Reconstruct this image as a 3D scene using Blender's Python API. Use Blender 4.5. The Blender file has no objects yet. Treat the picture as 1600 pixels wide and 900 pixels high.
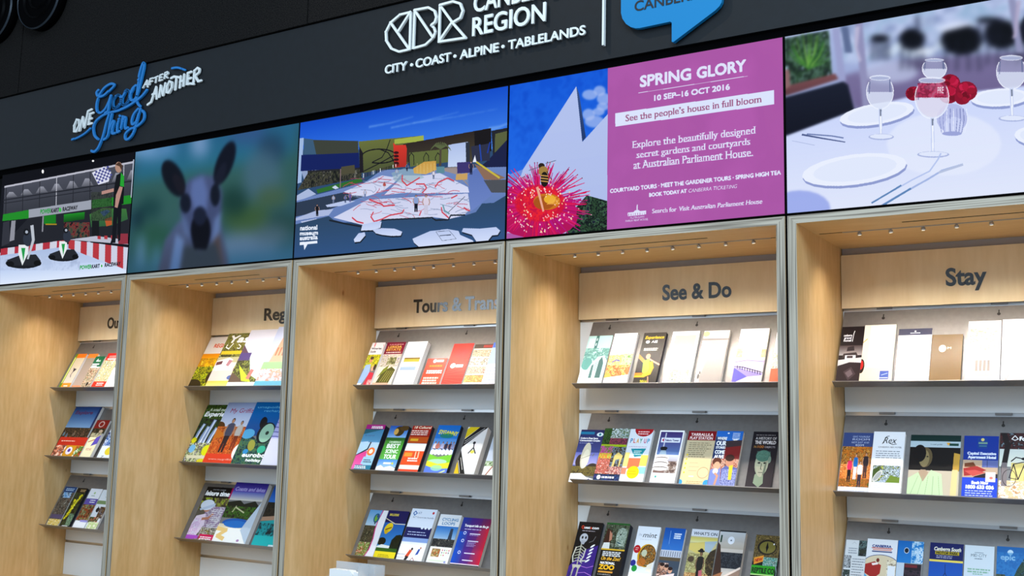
import bpy, bmesh, math, random
import numpy as np
from mathutils import Vector, Matrix

# ------------------------------------------------------------------ camera
FOC = 1690.31                      # focal length in pixels of a 1600 px wide frame
CAM = np.array([4.9950964, -3.1560380, -0.6779224])
RX, RY, RZ = 1.7061691, -0.02143982, 0.55372507
def rotm(rx, ry, rz):
    a = np.array([[1,0,0],[0,math.cos(rx),-math.sin(rx)],[0,math.sin(rx),math.cos(rx)]])
    b = np.array([[math.cos(ry),0,math.sin(ry)],[0,1,0],[-math.sin(ry),0,math.cos(ry)]])
    c = np.array([[math.cos(rz),-math.sin(rz),0],[math.sin(rz),math.cos(rz),0],[0,0,1]])
    return c @ b @ a
ROT = rotm(RX, RY, RZ)
scn = bpy.context.scene
cam_data = bpy.data.cameras.new('camera'); cam_data.sensor_width = 36.0
cam_data.lens = FOC / 1600 * 36.0; cam_data.clip_start = 0.05; cam_data.clip_end = 100
cam = bpy.data.objects.new('camera', cam_data); scn.collection.objects.link(cam)
m4 = Matrix([list(ROT[i]) + [CAM[i]] for i in range(3)] + [[0, 0, 0, 1]])
cam.matrix_world = m4
scn.camera = cam

# ------------------------------------------------------------------ world, exposure, hall lights
world = bpy.data.worlds.new('world'); scn.world = world; world.use_nodes = True
bg = world.node_tree.nodes['Background']
bg.inputs[0].default_value = (0.66, 0.82, 1.0, 1); bg.inputs[1].default_value = 0.60
scn.view_settings.view_transform = 'Standard'; scn.view_settings.look = 'None'
scn.view_settings.exposure = 0.0; scn.view_settings.gamma = 1.0
scn.view_settings.use_curve_mapping = False
def area_light(name, loc, target, sx, sy, power, col):
    l = bpy.data.lights.new(name, 'AREA'); l.shape = 'RECTANGLE'; l.size = sx; l.size_y = sy
    l.energy = power; l.color = col
    o = bpy.data.objects.new(name, l); scn.collection.objects.link(o); o.location = loc
    o.rotation_euler = (Vector(target) - Vector(loc)).to_track_quat('-Z', 'Y').to_euler()
    return o
WINDOW_P = 75; LOGO_P = 85; SPOT_P = 2.5
area_light('hall_window_light', (-1.3, -6.5, 0.9), (-1.0, 0.0, 0.6), 2.6, 2.2, WINDOW_P, (0.72, 0.86, 1.0))
area_light('hall_fill_light', (6.0, -4.5, 2.8), (3.8, 0.0, -0.9), 4.0, 3.0, 400, (0.64, 0.82, 1.0))  # added unseen fill: cool ambient from the right, weaker towards the left
def spot_light(name, loc, target, power, col, angle, blend, radius):
    l = bpy.data.lights.new(name, 'SPOT'); l.energy = power; l.color = col
    l.spot_size = math.radians(angle); l.spot_blend = blend; l.shadow_soft_size = radius
    o = bpy.data.objects.new(name, l); scn.collection.objects.link(o); o.location = loc
    o.rotation_euler = (Vector(target) - Vector(loc)).to_track_quat('-Z', 'Y').to_euler()
    return o
spot_light('hall_ceiling_spot', (2.1, -1.5, 2.9), (2.95, 0.0, 0.75), LOGO_P, (1.0, 0.93, 0.84), 62, 1.0, 0.03)

# ------------------------------------------------------------------ mesh helpers
COL = scn.collection
def link(o, parent=None):
    COL.objects.link(o)
    if parent is not None: o.parent = parent
    return o
def mesh_obj(name, bm, mats, parent=None, smooth=False):
    me = bpy.data.meshes.new(name); bm.to_mesh(me); bm.free()
    if smooth:
        for p in me.polygons: p.use_smooth = True
    for m in (mats if isinstance(mats, (list, tuple)) else [mats]): me.materials.append(m)
    return link(bpy.data.objects.new(name, me), parent)
def add_box(bm, lo, hi, mi=0, front=None):
    x0, y0, z0 = lo; x1, y1, z1 = hi
    v = [bm.verts.new(p) for p in ((x0,y0,z0),(x1,y0,z0),(x1,y1,z0),(x0,y1,z0),(x0,y0,z1),(x1,y0,z1),(x1,y1,z1),(x0,y1,z1))]
    for k, q in enumerate(((0,1,5,4),(1,2,6,5),(2,3,7,6),(3,0,4,7),(4,5,6,7),(3,2,1,0))):
        f = bm.faces.new([v[i] for i in q]); f.material_index = front if (k == 0 and front is not None) else mi
    return v
def add_prism(bm, pts, a, b, axis='Y', mi=0):
    """closed outline extruded from a to b along an axis; pts are the two other coordinates"""
    def P(p, t):
        return {'X': (t, p[0], p[1]), 'Y': (p[0], t, p[1]), 'Z': (p[0], p[1], t)}[axis]
    A = [bm.verts.new(P(p, a)) for p in pts]; B = [bm.verts.new(P(p, b)) for p in pts]
    n = len(pts); fs = [bm.faces.new(A), bm.faces.new(B[::-1])]
    for i in range(n): fs.append(bm.faces.new([A[i], B[i], B[(i+1) % n], A[(i+1) % n]]))
    for f in fs: f.material_index = mi
    return fs
def add_cyl(bm, c, r0, r1, a, b, axis='Z', n=20, mi=0, caps=True):
    def P(t, r, h):
        u, v = r*math.cos(t), r*math.sin(t)
        return {'Z': (c[0]+u, c[1]+v, h), 'Y': (c[0]+u, h, c[1]+v), 'X': (h, c[0]+u, c[1]+v)}[axis]
    A = [bm.verts.new(P(2*math.pi*i/n, r0, a)) for i in range(n)]
    B = [bm.verts.new(P(2*math.pi*i/n, r1, b)) for i in range(n)]
    for i in range(n):
        f = bm.faces.new([A[i], A[(i+1) % n], B[(i+1) % n], B[i]]); f.material_index = mi; f.smooth = True
    if caps:
        bm.faces.new(A[::-1]).material_index = mi; bm.faces.new(B).material_index = mi
def fix(bm): bmesh.ops.recalc_face_normals(bm, faces=bm.faces[:]); return bm
def tag(o, label=None, cat=None, group=None, kind=None):
    if label: o['label'] = label
    if cat: o['category'] = cat
    if group: o['group'] = group
    if kind: o['kind'] = kind
    return o
def thing(name, loc, label, cat, group=None):
    o = bpy.data.objects.new(name, None); o.empty_display_size = 0.05; o.location = loc
    link(o); return tag(o, label, cat, group)
def set_origin(o, p):
    """move a mesh object's origin to p without moving the mesh"""
    o.data.transform(Matrix.Translation(-Vector(p))); o.location = p

# ------------------------------------------------------------------ materials
def lin(h):
    h = h.lstrip('#'); 
    if len(h) == 3: h = ''.join(c*2 for c in h)
    return tuple((lambda c: c/12.92 if c <= .04045 else ((c+.055)/1.055)**2.4)(int(h[i:i+2], 16)/255) for i in (0, 2, 4))
def srgb(h):
    h = h.lstrip('#')
    if len(h) == 3: h = ''.join(c*2 for c in h)
    return np.array([int(h[i:i+2], 16)/255 for i in (0, 2, 4)], np.float32)
def mat(name, col, rough=.5, metal=0.0, spec=.5):
    m = bpy.data.materials.new(name); m.use_nodes = True; b = m.node_tree.nodes['Principled BSDF']
    b.inputs['Base Color'].default_value = (*lin(col), 1); b.inputs['Roughness'].default_value = rough
    b.inputs['Metallic'].default_value = metal; b.inputs['Specular IOR Level'].default_value = spec
    return m
def noisy(name, c1, c2, scale, rough=.5, metal=0, spec=.5, stretch=(1,1,1), bump=0.0, detail=3, lo=.35, hi=.65):
    m = mat(name, c1, rough, metal, spec); nt = m.node_tree; N = nt.nodes; L = nt.links; b = N['Principled BSDF']
    tc = N.new('ShaderNodeTexCoord'); mp = N.new('ShaderNodeMapping'); mp.inputs['Scale'].default_value = stretch
    nz = N.new('ShaderNodeTexNoise'); nz.inputs['Scale'].default_value = scale; nz.inputs['Detail'].default_value = detail
    cr = N.new('ShaderNodeValToRGB'); e = cr.color_ramp.elements
    e[0].position = lo; e[0].color = (*lin(c1), 1); e[1].position = hi; e[1].color = (*lin(c2), 1)
    L.new(tc.outputs['Object'], mp.inputs[0]); L.new(mp.outputs[0], nz.inputs[0]); L.new(nz.outputs['Fac'], cr.inputs[0])
    L.new(cr.outputs[0], b.inputs['Base Color'])
    if bump:
        bp = N.new('ShaderNodeBump'); bp.inputs['Strength'].default_value = bump; bp.inputs['Distance'].default_value = .002
        L.new(nz.outputs['Fac'], bp.inputs['Height']); L.new(bp.outputs[0], b.inputs['Normal'])
    return m
def ply_face(name, dark, light, along='Z', seed=0.0):
    """rotary-cut birch veneer: long soft cathedral grain plus fine streaks and a few pin knots"""
    m = mat(name, light, .42, 0, .35); nt = m.node_tree; N = nt.nodes; L = nt.links; b = N['Principled BSDF']
    tc = N.new('ShaderNodeTexCoord'); mp = N.new('ShaderNodeMapping')
    mp.inputs['Scale'].default_value = (1, 1, .16) if along == 'Z' else (.16, 1, 1)
    mp.inputs['Location'].default_value = (seed, seed*1.7, seed*.6)
    big = N.new('ShaderNodeTexNoise'); big.inputs['Scale'].default_value = 7; big.inputs['Detail'].default_value = 2
    big.inputs['Distortion'].default_value = .8
    mul = N.new('ShaderNodeMath'); mul.operation = 'MULTIPLY'; mul.inputs[1].default_value = 9
    sn = N.new('ShaderNodeMath'); sn.operation = 'SINE'
    fine = N.new('ShaderNodeTexNoise'); fine.inputs['Scale'].default_value = 70; fine.inputs['Detail'].default_value = 4
    L.new(tc.outputs['Object'], mp.inputs[0]); L.new(mp.outputs[0], big.inputs[0]); L.new(mp.outputs[0], fine.inputs[0])
    L.new(big.outputs['Fac'], mul.inputs[0]); L.new(mul.outputs[0], sn.inputs[0])
    a1 = N.new('ShaderNodeMath'); a1.operation = 'MULTIPLY_ADD'; a1.inputs[1].default_value = .15; a1.inputs[2].default_value = .24
    a2 = N.new('ShaderNodeMath'); a2.operation = 'ADD'
    hf = N.new('ShaderNodeMath'); hf.operation = 'MULTIPLY'; hf.inputs[1].default_value = .5; L.new(fine.outputs['Fac'], hf.inputs[0])
    L.new(sn.outputs[0], a1.inputs[0]); L.new(a1.outputs[0], a2.inputs[0]); L.new(hf.outputs[0], a2.inputs[1])
    cr = N.new('ShaderNodeValToRGB'); e = cr.color_ramp.elements
    e[0].position = .25; e[0].color = (*lin(dark), 1); e[1].position = .72; e[1].color = (*lin(light), 1)
    L.new(a2.outputs[0], cr.inputs[0])
    vo = N.new('ShaderNodeTexVoronoi'); vo.inputs['Scale'].default_value = 5.5
    mp2 = N.new('ShaderNodeMapping'); mp2.inputs['Scale'].default_value = (1, 1, .6); mp2.inputs['Location'].default_value = (seed*3, 0, seed)
    L.new(tc.outputs['Object'], mp2.inputs[0]); L.new(mp2.outputs[0], vo.inputs[0])
    kr = N.new('ShaderNodeValToRGB'); k = kr.color_ramp.elements
    k[0].position = .015; k[0].color = (.62, .45, .3, 1); k[1].position = .05; k[1].color = (1, 1, 1, 1)
    mx = N.new('ShaderNodeMix'); mx.data_type = 'RGBA'; mx.blend_type = 'MULTIPLY'; mx.inputs['Factor'].default_value = 1
    L.new(vo.outputs['Distance'], kr.inputs[0]); L.new(cr.outputs[0], mx.inputs['A']); L.new(kr.outputs[0], mx.inputs['B'])
    L.new(mx.outputs['Result'], b.inputs['Base Color'])
    return m
def ply_edge(name, axis):
    """layered plywood edge: thin veneers across one axis"""
    m = mat(name, '#a89d88', .6, 0, .25); nt = m.node_tree; N = nt.nodes; L = nt.links; b = N['Principled BSDF']
    tc = N.new('ShaderNodeTexCoord'); mp = N.new('ShaderNodeMapping')
    mp.inputs['Scale'].default_value = (260, 1, 3) if axis == 'X' else (3, 1, 260)
    nz = N.new('ShaderNodeTexNoise'); nz.inputs['Scale'].default_value = 1; nz.inputs['Detail'].default_value = 1
    cr = N.new('ShaderNodeValToRGB'); e = cr.color_ramp.elements
    e[0].position = .36; e[0].color = (*lin('#7d7365'), 1); e[1].position = .56; e[1].color = (*lin('#b5ab99'), 1)
    L.new(tc.outputs['Object'], mp.inputs[0]); L.new(mp.outputs[0], nz.inputs[0]); L.new(nz.outputs['Fac'], cr.inputs[0])
    L.new(cr.outputs[0], b.inputs['Base Color']); return m

# ------------------------------------------------------------------ flat print: a small painter for posters, screens and covers
FONT_CACHE = {}
def outline(txt):
    """edges (n,2,2) of a line of text in the built-in font, size 1"""
    if txt in FONT_CACHE: return FONT_CACHE[txt]
    cu = bpy.data.curves.new('t', 'FONT'); cu.body = txt; cu.fill_mode = 'NONE'; cu.resolution_u = 3
    o = bpy.data.objects.new('t', cu); me = o.to_mesh()
    v = np.zeros(len(me.vertices)*3, np.float32); me.vertices.foreach_get('co', v); v = v.reshape(-1, 3)[:, :2]
    e = np.zeros(len(me.edges)*2, np.int32); me.edges.foreach_get('vertices', e); e = v[e.reshape(-1, 2)]
    o.to_mesh_clear(); bpy.data.objects.remove(o); bpy.data.curves.remove(cu)
    FONT_CACHE[txt] = e; return e
CAPH = float(outline('H')[:, :, 1].max())
def ray_to_plane(px, py, p0, n):
    d = np.stack([(px-800)/FOC, -(py-450)/FOC, -np.ones_like(px)], -1) @ ROT.T
    t = ((p0-CAM) @ n)/(d @ n); return CAM + d*t[..., None]
class Painter:
    def __init__(s, w, h, bgc, frame=None):
        s.w, s.h = w, h; s.a = np.empty((h, w, 3), np.float32); s.a[:] = srgb(bgc); s.crop = None; s.frame = frame
        s.rng = np.random.RandomState(7)
    def at(s, *crop): s.crop = crop if crop else None; return s     # (ox, oy, scale) of a survey crop on this surface's plane
    def M(s, pts):
        p = np.asarray(pts, float).reshape(-1, 2)
        if s.crop is None: return p*[s.w, s.h]
        ox, oy, k = s.crop; O, U, V, n = s.frame                   # origin top-left, U full width, V full height (down)
        W = ray_to_plane(p[:, 0]/k+ox, p[:, 1]/k+oy, O, n)-O
        return np.stack([W @ U/(U @ U)*s.w, W @ V/(V @ V)*s.h], -1)
    def mask(s, E):
        E = np.asarray(E, float); m = np.zeros((s.h, s.w), bool)
        if len(E) == 0: return m
        ya, yb = E[:, 0, 1], E[:, 1, 1]; y0 = max(0, int(np.floor(min(ya.min(), yb.min())))); y1 = min(s.h-1, int(np.ceil(max(ya.max(), yb.max()))))
        lo, hi = np.minimum(ya, yb), np.maximum(ya, yb); dy = np.where(yb == ya, 1e-9, yb-ya); k = (E[:, 1, 0]-E[:, 0, 0])/dy
        for y in range(y0, y1+1):
            c = y+.5; q = (lo <= c) & (hi > c)
            if not q.any(): continue
            xs = np.sort(E[q, 0, 0]+(c-ya[q])*k[q])
            for i in range(0, len(xs)-1, 2):
                a, b = int(math.ceil(xs[i]-.5)), int(math.ceil(xs[i+1]-.5))
                if b > 0 and a < s.w: m[y, max(a, 0):min(b, s.w)] = True
        return m
    def put(s, m, col, col2=None, al=1.0, hor=False):
        if not m.any(): return s
        c = srgb(col)
        if col2 is None: s.a[m] = s.a[m]*(1-al)+c*al
        else:
            idx = np.nonzero(m); t = idx[1 if hor else 0].astype(np.float32); t = (t-t.min())/max(1, t.max()-t.min())
            s.a[m] = s.a[m]*(1-al)+(c*(1-t[:, None])+srgb(col2)*t[:, None])*al
        return s
    def P(s, pts, col, col2=None, al=1.0, hor=False):
        q = s.M(pts); return s.put(s.mask(np.stack([q, np.roll(q, -1, 0)], 1)), col, col2, al, hor)
    def R(s, x0, y0, x1, y1, col, col2=None, al=1.0, hor=False):
        return s.P([(x0, y0), (x1, y0), (x1, y1), (x0, y1)], col, col2, al, hor)
    def E(s, x, y, rx, ry, col, col2=None, al=1.0, rot=0, n=20):
        t = np.linspace(0, 2*math.pi, n, False); ca, sa = math.cos(rot), math.sin(rot)
        return s.P(np.stack([x+rx*np.cos(t)*ca-ry*np.sin(t)*sa, y+rx*np.cos(t)*sa+ry*np.sin(t)*ca], -1), col, col2, al)
    def L(s, pts, w, col, al=1.0, w2=None):
        q = s.M(pts)
        if s.crop is None: k = s.w
        else:
            p = np.asarray(pts, float)[0]; k = np.abs(s.M([p+[1, 0]])-s.M([p])).max()
        w0 = max(w*k, 1.1); w1 = w0 if w2 is None else max(w2*k, .8); n = len(q)
        m = np.zeros((s.h, s.w), bool)
        for i in range(n-1):
            a, b = q[i], q[i+1]; d = b-a; ln = math.hypot(*d)
            if ln < 1e-6: continue
            nn = np.array([-d[1], d[0]])/ln/2; wa = w0+(w1-w0)*i/max(1, n-1); wb = w0+(w1-w0)*(i+1)/max(1, n-1)
            e = d/ln*min(.3*wa, .3*ln)
            Q = np.array([a-e+nn*wa, b+e+nn*wb, b+e-nn*wb, a-e-nn*wa]); m |= s.mask(np.stack([Q, np.roll(Q, -1, 0)], 1))
        return s.put(m, col, None, al)
    def T(s, txt, x0, y0, x1, h, col, bold=0, y1=None, it=0, al=1.0, serif=0):
        """one line of type: baseline from (x0,y0) to (x1,y1), cap height h"""
        e = outline(txt).copy()
        if len(e) == 0: return s
        mn, mx = e[:, :, 0].min(), e[:, :, 0].max(); e[:, :, 0] = (e[:, :, 0]-mn)/(mx-mn); e[:, :, 1] /= CAPH
        q = s.M([(x0, y0), (x1, y0 if y1 is None else y1), (x0, y0-h)])
        X, Y = q[1]-q[0], q[2]-q[0]; Ef = q[0]+e[..., :1]*X+e[..., 1:]*(Y+it*np.array([abs(Y[1]), 0]))
        m = s.mask(Ef)
        if serif:
            yy, xx = np.mgrid[0:s.h, 0:s.w]; base = q[0][1]+(xx-q[0][0])*(X[1]/X[0] if X[0] else 0)
            bot = m & ~np.roll(m, -1, 0) & (np.abs(yy+.5-base) < 1.6); top = m & ~np.roll(m, 1, 0)
            near = np.zeros_like(m)
            for t in (.69, 1.0, 1.08): near |= np.abs(yy+.5-(base+Y[1]*t)) < 1.8
            top &= near; ends = bot | top; ext = ends.copy()
            for dx in range(-serif, serif+1): ext |= np.roll(ends, dx, 1)
            m = m | np.roll(m, 1, 1) | ext
        if bold:
            b = m.copy(); r = int(math.ceil(bold))
            for dx in range(-r, r+1):
                for dy in range(-r, r+1):
                    if dx*dx+dy*dy <= bold*bold+.1: b |= np.roll(np.roll(m, dx, 1), dy, 0)
            m = b
        return s.put(m, col, None, al)
    def N(s, x0, y0, x1, y1, cols, cell=.06, al=1.0, asp=1.0, pts=None):
        """photo-like mottling: soft random patches in the given colours inside a rectangle"""
        q = s.M(pts if pts is not None else [(x0, y0), (x1, y0), (x1, y1), (x0, y1)]); m = s.mask(np.stack([q, np.roll(q, -1, 0)], 1))
        if not m.any(): return s
        yy, xx = np.nonzero(m); v = 0
        for k, amp in ((1.0, .46), (.42, .32), (.2, .22)):
            c = max(1.6, cell*s.w*k); gw, gh = int(s.w/c)+4, int(s.h/(c*asp))+4
            g = s.rng.rand(gh, gw); fx, fy = xx/c+s.rng.rand(), yy/(c*asp)+s.rng.rand()
            ix, iy = fx.astype(int), fy.astype(int); tx, ty = fx-ix, fy-iy; ix = np.clip(ix, 0, gw-2); iy = np.clip(iy, 0, gh-2)
            v = v+amp*((g[iy, ix]*(1-tx)+g[iy, ix+1]*tx)*(1-ty)+(g[iy+1, ix]*(1-tx)+g[iy+1, ix+1]*tx)*ty)
        v = np.clip((v-.27)/.46, 0, .999)*(len(cols)-1); C = np.stack([srgb(k) for k in cols]); i = v.astype(int); t = (v-i)[:, None]
        t = np.clip((t-.12)/.76, 0, 1); s.a[yy, xx] = s.a[yy, xx]*(1-al)+(C[i]*(1-t)+C[np.minimum(i+1, len(cols)-1)]*t)*al
        return s
    def G(s, x0, y0, x1, n, dy, col, w=.012, al=1.0, jag=.25):
        """rows of tiny unreadable print"""
        for i in range(n):
            xe = x1-(x1-x0)*jag*s.rng.rand(); x = x0; y = y0+i*dy
            while x < xe:
                l = (x1-x0)*(.06+.14*s.rng.rand()); s.R(x, y-w/2, min(x+l, xe), y+w/2, col, None, al); x += l+(x1-x0)*.03
        return s
    def F(s, x, y, h, top, legs, skin='#c89878', hair='#33241c', w=None):
        """a standing figure, feet at (x, y)"""
        w = w or h*.30
        s.P([(x-w*.34, y-h*.5), (x+w*.34, y-h*.5), (x+w*.3, y), (x+w*.06, y), (x, y-h*.3), (x-w*.06, y), (x-w*.3, y)], legs)
        s.P([(x-w*.5, y-h*.80), (x-w*.2, y-h*.85), (x+w*.2, y-h*.85), (x+w*.5, y-h*.80), (x+w*.44, y-h*.48), (x-w*.44, y-h*.48)], top)
        s.L([(x-w*.46, y-h*.78), (x-w*.58, y-h*.6), (x-w*.4, y-h*.48)], w*.14, skin); s.L([(x+w*.46, y-h*.78), (x+w*.6, y-h*.6), (x+w*.45, y-h*.48)], w*.14, skin)
        s.E(x, y-h*.925, w*.2, h*.075, hair); return s.E(x, y-h*.91, w*.16, h*.06, skin)
    def blur(s, sig):
        f = np.fft.rfft2(np.pad(s.a, ((0, 0), (0, 0), (0, 0))), axes=(0, 1))
        pad = int(sig*3)+1; A = np.pad(s.a, ((pad, pad), (pad, pad), (0, 0)), mode='edge'); H, W = A.shape[:2]
        gy = np.exp(-2*(math.pi*sig*np.fft.fftfreq(H))**2)[:, None, None]; gx = np.exp(-2*(math.pi*sig*np.fft.rfftfreq(W))**2)[None, :, None]
        A = np.fft.irfft2(np.fft.rfft2(A, axes=(0, 1))*gy*gx, s=(H, W), axes=(0, 1)); s.a = A[pad:pad+s.h, pad:pad+s.w].astype(np.float32); return s
    def image(s, name):
        im = bpy.data.images.new(name, s.w, s.h, alpha=False); buf = np.ones((s.h, s.w, 4), np.float32)
        buf[..., :3] = np.clip(s.a[::-1], 0, 1); im.pixels.foreach_set(buf.ravel()); im.update(); im.pack(); return im
def print_mat(name, painter, rough=.3, spec=.5, emit=False):
    m = bpy.data.materials.new(name); m.use_nodes = True; N = m.node_tree.nodes; L = m.node_tree.links; b = N['Principled BSDF']
    t = N.new('ShaderNodeTexImage'); t.image = painter.image(name); t.extension = 'EXTEND'
    if emit:
        b.inputs['Base Color'].default_value = (.001, .001, .001, 1); b.inputs['Roughness'].default_value = .5
        b.inputs['Specular IOR Level'].default_value = .03
        L.new(t.outputs[0], b.inputs['Emission Color']); b.inputs['Emission Strength'].default_value = 1.0
    else:
        L.new(t.outputs[0], b.inputs['Base Color']); b.inputs['Roughness'].default_value = rough; b.inputs['Specular IOR Level'].default_value = spec
    return m
# ------------------------------------------------------------------ pictures shown on the five video screens
NRM = np.array([0., -1., 0.])
def screen_frame(n): return (np.array([n+.0045, 0, .5592]), np.array([.991, 0, 0]), np.array([0, 0, -.5552]), NRM)
rnd = random.Random(4)
def screen_karts():
    c = Painter(960, 540, '#12131c', screen_frame(0)); c.at(0, 225, 4)
    c.P([(0, 190), (860, 20), (860, 110), (0, 275)], '#0a0a12')
    c.P([(30, 265), (840, 105), (830, 330), (20, 440)], '#4c4f5c', '#33363f')
    for i in range(9):
        x = 40+i*95; c.P([(x+18, 300-i*17), (x+42, 300-i*17), (x+70, 330-i*14), (x-6, 335-i*14)], '#b9bccb', '#63656f', .7)
    for i in range(8): c.L([(40+i*105, 262-i*19), (36+i*105, 435-i*13)], 4, '#c9cbd6' if i in (3, 7) else '#1f2028')
    c.L([(30, 268), (840, 112)], 7, '#b9bac8'); c.L([(20, 352), (575, 265), (830, 232)], 4, '#20222a'); c.L([(20, 372), (575, 290)], 3, '#22242c')
    c.P([(20, 440), (180, 412), (180, 465), (15, 482)], '#1f8a26'); c.P([(575, 350), (830, 318), (825, 372), (575, 402)], '#1f8a26')
    c.P([(180, 410), (572, 350), (572, 408), (180, 462)], '#9aa0ae')
    c.T('POWER', 252, 437, 318, 26, '#1f9a3a', 1, 430, .15); c.T('KART', 320, 430, 368, 26, '#15151c', 1, 425, .15); c.T('RACEWAY', 392, 420, 484, 24, '#15151c', 1, 408, .15)
    c.E(376, 412, 8, 14, '#3bbf4a')
    c.P([(180, 462), (825, 372), (810, 580), (10, 640)], '#20222a')
    c.P([(275, 450), (350, 440), (350, 495), (275, 500)], '#157a1e'); c.P([(400, 440), (530, 425), (528, 470), (398, 490)], '#1c8c22', '#0f4a16')
    c.R(285, 498, 355, 506, '#a58a20'); c.P([(20, 490), (60, 480), (60, 620), (10, 640)], '#30323c'); c.P([(72, 480), (98, 478), (90, 600), (60, 610)], '#8e909c')
    c.L([(270, 455), (266, 545)], 8, '#8d8f9a')
    c.N(400, 490, 560, 585, ['#15161d', '#3b4a3a', '#7a3030', '#101018'], .02)
    c.P([(560, 440), (640, 400), (790, 405), (800, 470), (700, 510), (570, 520)], '#3f7a38', '#2c5a3a'); c.P([(625, 425), (670, 410), (690, 420), (650, 455)], '#2c5aa0'); c.P([(655, 470), (700, 455), (700, 505), (665, 515)], '#b5552c')
    c.N(570, 300, 700, 480, ['#1b1f1c', '#3c4438', '#1b1f1c'], .01, .6); c.R(575, 480, 620, 590, '#14161a')
    # track and barriers
    c.P([(0, 680), (560, 610), (800, 760), (790, 815), (0, 890)], '#a9bce0', '#c7d6f4'); c.P([(0, 770), (780, 730), (790, 815), (0, 890)], '#b9cdf2', '#e2edff', .8)
    c.N(0, 700, 500, 790, ['#98a8c8', '#c3d2f0', '#aebfdf'], .05, .5)
    for i in range(9):
        x = 5+i*44; c.P([(x, 655-i*6), (x+44, 649-i*6), (x+42, 690-i*6), (x-2, 697-i*6)], '#b23040' if i % 2 == 0 else '#cfd2e2')
    for i in range(10):
        x = 430+i*38; c.P([(x, 598+i*5), (x+38, 603+i*5), (x+36, 668+i*14), (x-2, 652+i*14)], '#b5353f' if i % 2 == 0 else '#ccd0e4')
    c.P([(430, 598), (800, 628), (800, 600), (600, 575)], '#b9bcce'); 
    for i in range(5): c.P([(610+i*42, 575-i*2), (630+i*42, 575-i*2), (630+i*42, 596), (610+i*42, 594)], '#b2353f')
    c.R(740, 560, 800, 625, '#8e3040')
    for (x, y, k) in ((145, 745, 1.0), (395, 705, .85)):
        c.E(x, y, 110*k, 34*k, '#16181e'); c.P([(x-100*k, y-20*k), (x-20*k, y-50*k), (x+80*k, y-55*k), (x+110*k, y-15*k), (x+90*k, y+15*k), (x-90*k, y+15*k)], '#22252c')
        c.P([(x-28*k, y-115*k), (x+28*k, y-115*k), (x+30*k, y-60*k), (x-5*k, y+15*k), (x-30*k, y-60*k)], '#e6ecf0'); c.P([(x-12*k, y-95*k), (x+14*k, y-95*k), (x+2*k, y-10*k)], '#1f9a4a')
        c.E(x+30*k, y-150*k, 30*k, 45*k, '#2d3442'); c.E(x+20*k, y-195*k, 18*k, 22*k, '#12141a'); c.E(x+22*k, y-195*k, 9*k, 10*k, '#aab4c4')
        c.E(x-80*k, y+5*k, 24*k, 18*k, '#0c0d10'); c.E(x+90*k, y, 24*k, 18*k, '#0c0d10')
    c.P([(190, 510), (210, 505), (218, 600), (180, 720), (168, 720), (200, 600)], '#b9c0cc')
    # marshal with chequered flag
    c.P([(575, 180), (650, 140), (695, 175), (680, 235), (615, 255)], '#dcdff0')
    for i in range(8):
        for j in range(6):
            if (i+j) % 2: c.P([(582+i*12+j*5, 176-i*5+j*12), (594+i*12+j*5, 171-i*5+j*12), (599+i*12+j*5, 183-i*5+j*12), (587+i*12+j*5, 188-i*5+j*12)], '#4a4e8e')
    c.L([(640, 305), (708, 288)], 14, '#b58a80'); c.P([(712, 380), (762, 375), (752, 600), (738, 612), (735, 450), (722, 618), (690, 620), (700, 590)], '#101119')
    c.P([(728, 195), (765, 175), (778, 230), (772, 375), (708, 385), (712, 290)], '#0f1116'); c.P([(756, 178), (776, 200), (776, 268), (750, 262)], '#23a030')
    c.P([(725, 320), (748, 265), (768, 270), (735, 400), (718, 395)], '#b58a80'); c.E(742, 145, 22, 34, '#b08a78'); c.P([(722, 130), (745, 112), (768, 135), (760, 165), (748, 140)], '#4a3428')
    c.L([(838, 100), (822, 330)], 10, '#b4bed0')
    c.T('POWER', 500, 783, 572, 22, '#25a344', 1, 777, .15); c.T('KART', 574, 777, 622, 22, '#1d2430', 1, 773, .15); c.T('RACEWAY', 655, 768, 752, 22, '#1d2430', 1, 759, .15); c.E(636, 762, 9, 14, '#e8f0ff'); c.E(636, 762, 5, 9, '#25a344')
    c.E(268, 172, 7, 12, '#fff'); c.E(582, 106, 7, 6, '#fff'); return c
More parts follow.
